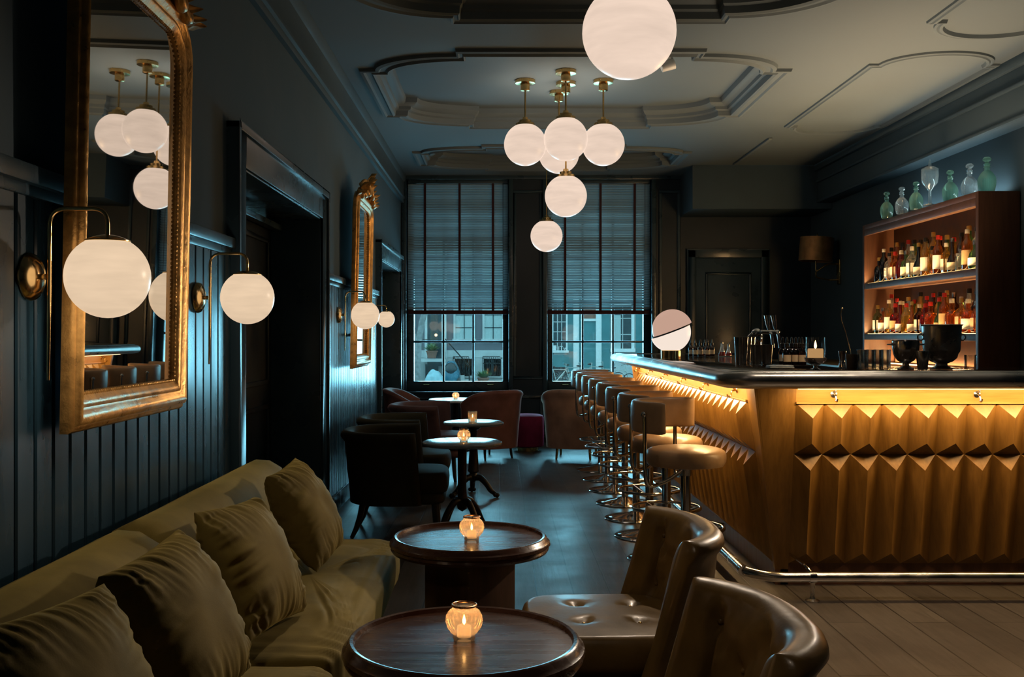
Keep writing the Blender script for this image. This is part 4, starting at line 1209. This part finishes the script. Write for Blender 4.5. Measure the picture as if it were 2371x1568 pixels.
for sh, z in (('upper', 1.80), ('lower', 1.31)):
    for row, xx in (('front', SX0 + .107), ('rear', SX0 + .208)):
        n = 17
        for i in range(n):
            if row == 'rear' and i == n - 1: continue
            y = SY0 + .125 + (SY1 - SY0 - .25) * (i + .5 * (row == 'rear')) / (n - 1)
            si = rnd.choice((0, 0, 1, 2, 3, 4, 5) if sh == 'upper' else (0, 1, 1, 2, 2, 4, 5))
            li = rnd.choice((0, 0, 1, 1, 2, 2, 3, 5, 6, 4) if sh == 'lower' else (0, 1, 1, 2, 2, 2, 3, 5, 4, 7))
            ci = rnd.randrange(5); la = rnd.choice((0, 1, 1, 0, 2, None))
            if row == 'rear': si = rnd.choice((0, 3, 4, 0)); 
            if sh == 'upper' and row == 'front' and i == 0: si, li, la, ci = 3, 5, 1, 0
            if sh == 'upper' and row == 'front' and i == 14: si, li, la, ci = 2, 2, 1, 1
            if sh == 'upper' and row == 'front' and i == 12: si, li, la, ci = 1, 4, None, 2
            if sh == 'lower' and row == 'front' and i == 7: si, li, la, ci = 1, 6, None, 3
            if sh == 'upper' and row == 'front' and i >= 15: li, la = 7, None
            k = 1.06 + rnd.uniform(-.06, .10)
            if row == 'rear': k *= 1.08
            lab = '%s bottle from the near end, %s row, %s shelf, %s %s, %s cap' % (ORD[i], row, sh, LIQ[li][0], SHAPES[si][0], CAPS[ci][0])
            b = bottle(xx + rnd.uniform(-.01, .01) * (row == 'front'), y, z + .0012, si, li, ci, la, lab, 'liquor bottles on the %s shelf' % sh, k, R(45) if si == 2 and la is None else 0)
            if sh == 'upper' and row == 'front' and i == 14:
                for tx, zz in (('IG', .092), ('15', .058)):
                    c = bpy.data.curves.new('lettering', 'FONT'); c.body = tx; c.size = .034; c.align_x = 'CENTER'; c.extrude = .0003
                    c.materials.append(MAT['ink'])
                    o = text_mesh(c); o.parent = b
                    o.location = (-.0385, 0, zz); o.rotation_euler = (R(90), 0, R(-90))
# decanters on top of the shelf unit
def decanter(label, px, d, z, tint, k, stop):
    x = (px - VX) * d / F
    t = thing('decanter', label, 'decanter', (x, d, z), group='cut glass decanters on the shelf unit')
    hob = lambda a, zz: 1 + (.018 * math.cos(16 * a + 260 * zz) * math.cos(16 * a - 260 * zz) if .015 < zz < .11 else 0)
    p = [(0, 0), (.045, 0), (.048, .004)] + [(.048 + .012 * math.sin(PI * i / 12) - .036 * max(0, (i - 7) / 7) ** 2, .004 + .012 * i) for i in range(1, 13)] + [(.019, .155), (.0165, .175), (.024, .18), (.018, .188), (.022, .198), (.022, .203)]
    build('glass_body', G().lathe(p, 64, rib=hob, caps=False), MAT[tint], t, smooth=20)
    build('stopper', G().lathe([(0, .20), (.014, .20), (.016, .21), (.010, .216), (.027, .225), (.029, .238), (.018, .25), (0, .253)], 10), MAT[tint], t, smooth=10)
    t.scale = (k,) * 3
    return t
DEC = [(2053, 9.12, 'seagreen', .96, 'green cut glass decanter at the window end of the shelf top'), (2088, 8.80, 'clear', .95, 'clear cut glass decanter, second on the shelf top from the window end'),
       (2121, 8.50, 'seagreen', .95, 'green cut glass decanter just before the tall glass jar'), (2200, 7.98, 'seagreen', 1.0, 'green cut glass decanter just after the tall glass jar'),
       (2245, 7.72, 'clear', 1.03, 'clear cut glass decanter next to the near end of the shelf top'), (2285, 7.48, 'seagreen', 1.07, 'largest green decanter at the near end of the shelf top')]
for px, d, tint, k, lab in DEC: decanter(lab, px, d, 2.37, tint, k, 0)
t = thing('apothecary_jar', 'tall clear stemmed glass jar with pointed lid among the decanters', 'jar', ((2153 - VX) * 8.24 / F, 8.24, 2.37))
build('glass_body', G().lathe([(0, 0), (.05, 0), (.05, .006), (.014, .02), (.011, .12), (.022, .14), (.03, .15), (.062, .19), (.068, .25), (.066, .295)], 36, caps=False), MAT['clear'], t)
build('lid', G().lathe([(.068, .295), (.066, .305), (.03, .325), (.012, .33), (.014, .345), (.01, .36), (.003, .385), (0, .39)], 28), MAT['clear'], t)

# brass drum wall lamp in the far right corner
t = thing('wall_lamp', 'brass drum shade lamp on a swing arm in the dark far corner', 'wall lamp', (XR, 11.35, 2.02))
build('wall_plate', G().box(-.02, .0, -.05, .05, -.14, .14), MAT['brass'], t, bevel=.006)
build('swing_arm', G().tube(fillet([(-.01, 0, .09), (-.14, -.02, .09), (-.27, .0, .0), (-.27, .0, .12)], .03, 4), .009, 10), MAT['brass'], t)
build('swing_arm', G().tube(fillet([(-.01, 0, -.09), (-.12, .02, -.09), (-.26, .03, -.06), (-.27, 0, .0)], .03, 4), .009, 10), MAT['brass'], t)
Mx = T(-.275, 0, .12) @ RY(R(4))
build('shade', G().lathe([(.17, 0), (.187, 0), (.187, .27), (.17, .27), (.165, .135)], 48, Mx, caps=False).lathe([(.0, .02), (.168, .02)], 24, Mx, caps=False), M_('satin copper brass', (.42, .22, .09), .38, .8), t)
build('finial', G().lathe([(0, .27), (.008, .27), (.006, .30), (.01, .31), (0, .32)], 10, Mx).tube([(-.19, 0, .2), (.19, 0, .2)], .003, 6, M=Mx), MAT['brass'], t)
# small ceiling spot
t = thing('ceiling_spotlight', 'small white ceiling spotlight half hidden behind the big globe', 'spotlight', (1.25, 7.55, ZR))
build('plate', G().lathe([(0, 0), (.05, 0), (.05, -.02), (0, -.02)], 24), MAT['white'], t)
build('head', G().lathe([(0, -.05), (.035, -.05), (.045, .05), (0, .05)], 24, T(.02, 0, -.06) @ RY(R(70))), MAT['white'], t)
# ------------------------------------------------------------------ the street outside
YS, ZG = 48.0, -1.0
def px2x(px, d=YS): return (px - VX) * d / F
def py2z(py, d=YS): return EYE - (py - VY) * d / F
def street():
    struct('street_ground', G().box(-30, 40, 12.9, 60, ZG - .2, ZG), MAT['pave'])
    # brick house on the left, painted shop on the right
    split = px2x(1215)
    h = thing('brick_house', 'grey brick house with pale stone bands across the street, behind the left window', 'house', (0, YS, ZG))
    H = 9.0
    build('wall', G().box(px2x(760), split, 0, 6, 0, H), MAT['brick'], h)
    build('stone_band', G().box(px2x(760), split, -.05, .02, py2z(828) - ZG, py2z(811) - ZG), MAT['stucco'], h)
    build('base_wall', G().box(px2x(760), split, -.03, .02, 0, py2z(828) - ZG), MAT['stucco'], h)
    def win(par, x0, x1, y0, y1, cols, rows, pane, fmat, fw=.10):
        a, b, c, d = px2x(x0), px2x(x1), py2z(y1) - ZG, py2z(y0) - ZG
        g = G().box(a, a + fw, -.09, .02, c, d).box(b - fw, b, -.09, .02, c, d).box(a, b, -.09, .02, d - fw, d).box(a - .05, b + .05, -.14, .02, c - .06, c + fw * .7)
        f = build('window', g, MAT[fmat], par)
        build('pane', G().box(a + fw * .9, b - fw * .9, -.03, .0, c + fw * .5, d - fw * .9), MAT[pane], f)
        m = G(); mat = 'nightglass' if pane == 'curtain' else 'stucco'
        for k in range(1, cols): m.box(a + fw + (b - a - 2*fw) * k / cols - .018, a + fw + (b - a - 2*fw) * k / cols + .018, -.055, -.02, c + fw * .5, d - fw)
        for k in range(1, rows): m.box(a + fw, b - fw, -.055, -.02, c + (d - c) * k / rows - .018, c + (d - c) * k / rows + .018)
        if m.v: build('glazing_bars', m, MAT[mat], f)
    win(h, 1050, 1100, 700, 788, 2, 3, 'curtain', 'stucco'); win(h, 1117, 1167, 700, 788, 2, 3, 'curtain', 'stucco')
    win(h, 905, 962, 700, 788, 2, 3, 'nightglass', 'stucco')
    for a in (905, 985, 1050, 1117): win(h, a, a + 50, 560, 660, 2, 3, 'curtain', 'stucco')
    for a in (1050, 1117): win(h, a, a + 46, 828, 872, 2, 1, 'curtain', 'stucco', .06)
    dg = G().box(px2x(984), px2x(990), -.2, .02, .9, py2z(700) - ZG).box(px2x(1023), px2x(1034), -.2, .02, .9, py2z(700) - ZG)
    df = build('door_surround', dg, MAT['stucco'], h)
    build('door', G().box(px2x(990), px2x(1023), -.1, .0, .8, py2z(728) - ZG), MAT['nightglass'], h)
    build('basement_door', G().box(px2x(985), px2x(1015), -.06, .0, 0, py2z(836) - ZG), MAT['nightglass'], h)
    build('cornice', G().box(px2x(760), split, -.3, .1, H - .4, H), MAT['stucco'], h)
    s = thing('stoop', 'stone stoop with iron handrail before the dark house door', 'steps', (px2x(1005), YS - 1.45, ZG))
    g = G(); zt = py2z(830) - ZG
    g.box(-.75, .62, -.3, 1.1, zt - .12, zt)
    for k in range(5): g.box(.62 + .22 * k, .84 + .22 * k, -.2, .7, 0, zt * (1 - (k + 1) / 6))
    g.box(-.72, -.60, -.2, 1.0, 0, zt - .12).box(.5, .62, -.2, 1.0, 0, zt - .12)
    build('steps', g, MAT['stucco'], s)
    g = G().tube([(.62, -.22, zt), (.62, -.22, zt + .95), (1.75, -.22, .85), (1.75, -.22, 0)], .03, 6)
    g.tube([(-.7, -.22, zt), (-.7, -.22, zt + .9), (-.2, -.22, zt + .9)], .02, 6)
    build('handrail', g, MAT['iron'], s)
    o = tag(build('porch_light', G().ball((0, 0, 0), .07, 12, 8), emis('porch bulb', (1, .62, .35), 3)), 'small warm porch light by the dark house door', 'lamp')
    o.location = (px2x(1010), YS - .18, py2z(776))
    # window railings
    for i, (a, b) in enumerate(((1050, 1086), (1118, 1158))):
        g = G(); x0, x1, z0, z1 = px2x(a), px2x(b), .35, py2z(826) - ZG
        for k in range(9):
            x = x0 + (x1 - x0) * k / 8; g.box(x - .014, x + .014, -.015, .015, z0, z1)
        for z in (z0, .95, z1): g.box(x0, x1, -.02, .02, z - .02, z + .02)
        o = build('iron_railing', g, MAT['iron']); o.location = (0, YS - .35, ZG)
        g2 = G().box(x0, x0 + .04, -.02, .5, .3, .36)
        tag(o, ['iron bar grille before the basement window next to the stoop', 'iron bar grille before the basement window by the potted shrub'][i], 'railing', 'basement window grilles')
    # planters
    def planter(label, px, py0, py1, d):
        k = d / F; hpot = (py1 - py0) * k * .45; r = .26
        t = thing('potted_plant', label, 'plant', (px2x(px, d), d, max(ZG, py2z(py1, d)) if d > 46 else ZG), group='potted plants across the street')
        build('pot', G().lathe([(0, 0), (r * .7, 0), (r, hpot * .85), (r * 1.1, hpot * .86), (r * 1.1, hpot), (0, hpot)], 20), MAT['terra'], t)
        g = G(); q = random.Random(px)
        for j in range(220):
            a, e, L_ = q.uniform(0, 2*PI), q.uniform(.3, 1.3), q.uniform(.12, .46)
            dx, dy, dz = math.cos(a) * math.cos(e), math.sin(a) * math.cos(e), math.sin(e)
            b0 = Vector((dx * .12, dy * .12, hpot)); tip = b0 + Vector((dx, dy, dz)) * L_
            sd = Vector((-dy, dx, 0)) * .045; md = (b0 + tip) / 2
            g.add([b0, md + sd, tip, md - sd], [(0, 1, 2, 3)])
        build('foliage', g, MAT['leaf'], t, smooth=0)
    planter('potted green plant standing on the stoop landing', 1000, 792, 829, YS - 1.6)
    planter('potted shrub on the pavement before the right basement grille', 1119, 842, 879, 46)
    # small blue enclosed cart
    d = 45.0
    c = thing('microcar', 'small blue rounded microcar with big curved windscreen in the street', 'car', (px2x(1045, d), d, ZG))
    def body(sc, z0, z1, y0, y1, pw):
        rs = []
        for i in range(14):
            u = i / 13; z = z0 + (z1 - z0) * u; w = sc * (1 - .62 * max(0, u - .25) ** 2 / .56) * (.9 + .1 * min(1, u * 5))
            rs.append([(w * math.copysign(abs(math.cos(a)) ** .6, math.cos(a)), (y0 + y1) / 2 + (y1 - y0) / 2 * math.copysign(abs(math.sin(a)) ** .6, math.sin(a)) * (1 - .35 * u * u), z) for a in [2*PI*j/32 for j in range(32)]])
        return G().rings(rs)
    build('body', body(.40, .18, 1.12, -.7, .9, 0), MAT['cartblue'], c)
    build('windscreen', G().ball((0, -.38, .72), .33, 20, 12, sc=(.9, .9, 1.1)), MAT['nightglass'], c)
    for x in (-.34, .34):
        for y in (-.45, .6): build('wheel', G().tube([(x - .05, y, .2), (x + .05, y, .2)], .2, 18), MAT['rubber'], c)
    o = thing('tarpaulin_bundle', 'pale blue tarpaulin draped over a low heap beside the microcar', 'tarpaulin', (px2x(1006, 43.6), 43.6, ZG))
    g = G()
    def fn(a, b):
        u, v = 2*a - 1, 2*b - 1
        return (u * .55, v * .5, max(0, .78 * (1 - abs(u) ** 2.2) * (1 - abs(v) ** 2.2) ** .6 + .14 * noise.noise(Vector((u * 3, v * 3, 1))) * (1 - abs(u))))
    build('sheet', g.grid(fn, 20, 20), MAT['cover'], o)
    # tree
    tr = thing('street_tree', 'pale leaning street tree trunk at the left edge of the left window', 'tree', (px2x(966, 30), 30, ZG))
    build('trunk', G().tube([(0, 0, 0), (.0, 0, 1.2), (.03, 0, 2.0), (.14, .05, 2.7), (.32, .1, 3.3), (.6, .2, 4.6)], [.13, .11, .10, .09, .08, .05], 14), MAT['bark'], tr)
    build('branch', G().tube([(.02, 0, 1.9), (-.15, .1, 2.6), (-.3, .1, 3.6)], [.08, .06, .03], 10), MAT['bark'], tr)
    # the shop
    s = thing('street_shop', 'pale house with petrol shopfront and pilasters across the street, behind the right window', 'house', (0, YS, ZG))
    build('wall', G().box(split, px2x(1900), 0, 6, 0, 9.6), MAT['stucco'], s)
    for a, b in ((1262, 1282), (1313, 1327), (1340, 1345), (1391, 1412), (1472, 1490)):
        build('painted_panel', G().box(px2x(a), px2x(b), -.05, .02, 0, py2z(690) - ZG), MAT['teal'], s)
    for a, b in ((1327, 1340), (1379, 1392)):
        build('pilaster', G().box(px2x(a), px2x(b), -.16, .02, 0, py2z(680) - ZG), MAT['white'], s)
    build('stall_riser', G().box(px2x(1276), px2x(1327), -.10, .02, 0, py2z(822) - ZG), MAT['teal'], s)
    win(s, 1277, 1314, 700, 814, 3, 5, 'nightglass', 'white', .08)
    win(s, 1415, 1468, 700, 812, 2, 3, 'nightglass', 'white', .14)
    build('curtain', G().box(px2x(1421), px2x(1437), -.05, -.028, py2z(810) - ZG, py2z(730) - ZG), MAT['curtain'], s)
    build('door', G().box(px2x(1345), px2x(1379), -.06, .0, .3, py2z(744) - ZG), MAT['teal'], s)
    build('fanlight', G().box(px2x(1345), px2x(1379), -.05, .0, py2z(738) - ZG, py2z(700) - ZG), MAT['terra'], s)
    build('lintel', G().box(px2x(1345), px2x(1379), -.12, .0, py2z(744) - ZG, py2z(738) - ZG), MAT['white'], s)
    for a in (1277, 1345, 1415): win(s, a, a + 45, 560, 650, 2, 3, 'curtain', 'white')
    build('cellar_opening', G().box(px2x(1280), px2x(1312), -.115, -.09, .12, py2z(850) - ZG), MAT['nightglass'], s)
    build('notice', G().box(px2x(1279), px2x(1288), -.07, -.056, py2z(811) - ZG, py2z(800) - ZG), MAT['white'], s)
    c = bpy.data.curves.new('lettering', 'FONT'); c.body = 'ITw'; c.size = .28; c.extrude = .004; c.materials.append(MAT['white'])
    o = text_mesh(c); o.parent = s; o.location = (px2x(1292), -.075, py2z(811) - ZG); o.rotation_euler = (R(90), 0, 0)
    # steps rail and bicycles
    def bike(label, px, d, rz):
        t = thing('bicycle', label, 'bicycle', (px2x(px, d), d, ZG), rz, 'bicycles parked across the street')
        for x in (-.52, .52):
            w = build('wheel', G().tube([(x + .33 * math.cos(a), 0, .34 + .33 * math.sin(a)) for a in [2*PI*i/28 for i in range(28)]], .02, 6, True), MAT['rubber'], t)
            g = G()
            for k in range(8):
                a = PI * k / 8; g.tube([(x - .32 * math.cos(a), 0, .34 - .32 * math.sin(a)), (x + .32 * math.cos(a), 0, .34 + .32 * math.sin(a))], .004, 4)
            build('spokes', g, MAT['steel'], w)
        g = G()
        A, B, C_, D, E_ = (-.52, 0, .34), (-.08, 0, .30), (-.22, 0, .82), (.36, 0, .80), (.52, 0, .34)
        for p, q in ((A, B), (B, C_), (C_, A), (B, D), (C_, D), (D, E_)): g.tube([p, q], .02, 6)
        build('frame', g, MAT['steel'], t)
        build('saddle', G().ball((-.24, 0, .93), .1, 12, 8, sc=(1.2, .6, .4)), MAT['rubber'], t)
        build('handlebar', G().tube([(.30, -.28, 1.02), (.36, -.1, 1.06), (.36, .1, 1.06), (.30, .28, 1.02)], .015, 6).tube([(.36, 0, .8), (.36, 0, 1.06)], .018, 6), MAT['steel'], t)
    for i, (px, d, rz) in enumerate(((1292, 43.0, 12), (1325, 45.6, -8), (1352, 44.3, 14), (1378, 46.6, -10), (1404, 43.3, 6), (1432, 41.8, 24))):
        bike('parked bicycle across the street, %s of six from the left end' % ORD[i], px, d, R(rz))
street()

# ------------------------------------------------------------------ light
def daylight_and_lamps():
    w = bpy.data.worlds.new('overcast sky'); scene.world = w; w.use_nodes = True
    N, L = w.node_tree.nodes, w.node_tree.links
    bg = N['Background']
    tc = N.new('ShaderNodeTexCoord'); sp = N.new('ShaderNodeSeparateXYZ'); L.new(tc.outputs['Generated'], sp.inputs[0])
    L.new(ramp(N, L, sp.outputs['Z'], [(0.0, (.20, .52, .62)), (.6, (.34, .70, .82))]), bg.inputs['Color'])
    bg.inputs['Strength'].default_value = 2.6
    SKY = (.22, .62, .82)
    # daylight entering through the lower panes and the slits of the blinds
    for x0, x1 in ((-1.08, .03), (.67, 1.80)):
        light('AREA', 'window_daylight', ((x0 + x1) / 2, YB + .75, 1.35), 115, SKY, x1 - x0, 1.5, (R(-90 - 12), 0, 0))
    # globe lamps: light leaving the opal globes
    for lab, x, y, z in PEND:
        light('POINT', 'globe_light', (x, y, z - .30), 3 if y < 5 else 3.2, WARM, .12)
        if 7 < y < 9: light('POINT', 'globe_light', (x, y, z + .27), 4, WARM, .05)
    for y, k in ((2.55, 1), (3.96, 1), (7.42, 1), (9.25, .6)):
        light('POINT', 'globe_light', (XL + .30, y, 1.31), 3.2 * k, WARM, .05)
    LED = (1, .62, .26)
    # under-counter strips
    light('AREA', 'strip_light', (2.48, 4.93, 1.03), 17, LED, 2.0, .02, (R(20), 0, 0))
    light('AREA', 'strip_light', (1.195, 7.2, 1.03), 36, LED, .02, 4.1, (0, R(-20), 0))
    # shelf strips
    for z in (1.815, 1.325, 1.04):
        light('AREA', 'strip_light', (SX0 + .27, (SY0 + SY1) / 2, z), 24, LED, .03, 2.2, (PI, 0, 0))
        light('AREA', 'strip_light', (SX0 + .022, (SY0 + SY1) / 2, z), 17, LED, .02, 2.2, (PI, R(-35), 0))
    light('AREA', 'ceiling_fill', (2.85, 6.9, 1.0), 50, (1, .72, .46), .9, 3.0, (PI, 0, 0), R(95))  # unseen upward fill, added to warm the ceiling over the bar
    def spot(loc, aim, e, ang, col=WARM):  # unseen fill spots, added to brighten sofa, chairs, floor and bar top
        d = Vector(aim) - Vector(loc)
        light('SPOT', 'fill_spot', loc, e, col, .05, rot=d.to_track_quat('-Z', 'Y').to_euler(), spot=R(ang))
    spot((2.5, 5.6, 1.95), (-.75, 2.8, .5), 215, 46)
    spot((.9, 5.4, 3.2), (.3, 2.9, .4), 160, 40)
    spot((2.2, 3.4, 3.2), (2.0, 3.6, 0), 210, 60, (1, .72, .48))
    spot((2.0, 4.55, 3.25), (1.95, 5.05, 1.1), 50, 62)
    spot((-.3, .5, 3.2), (.65, 2.7, .5), 26, 32)
    light('AREA', 'cove_light', (3.80, 8.4, 2.385), 5, (.60, .85, .90), .03, 1.7, (PI, 0, 0))
daylight_and_lamps()

cam = bpy.data.cameras.new('camera'); cam.lens = 35; cam.sensor_width = 36; cam.sensor_fit = 'HORIZONTAL'
cam.shift_x = (1185.5 - VX) / 2371; cam.shift_y = -(784 - VY) / 2371
cam.clip_start = .05; cam.clip_end = 200
co = bpy.data.objects.new('camera', cam); COL.objects.link(co)
co.location = (0, 0, EYE); co.rotation_euler = (R(90), 0, 0)
scene.camera = co
vs = scene.view_settings
vs.view_transform = 'Standard'; vs.look = 'None'; vs.gamma = 1; vs.use_curve_mapping = False
vs.exposure = 0.0
cy = scene.cycles
cy.max_bounces = 7; cy.diffuse_bounces = 3; cy.glossy_bounces = 4; cy.transmission_bounces = 4; cy.transparent_max_bounces = 14
cy.caustics_reflective = False; cy.caustics_refractive = False
cy.sample_clamp_indirect = 3; cy.sample_clamp_direct = 0
cy.use_denoising = True
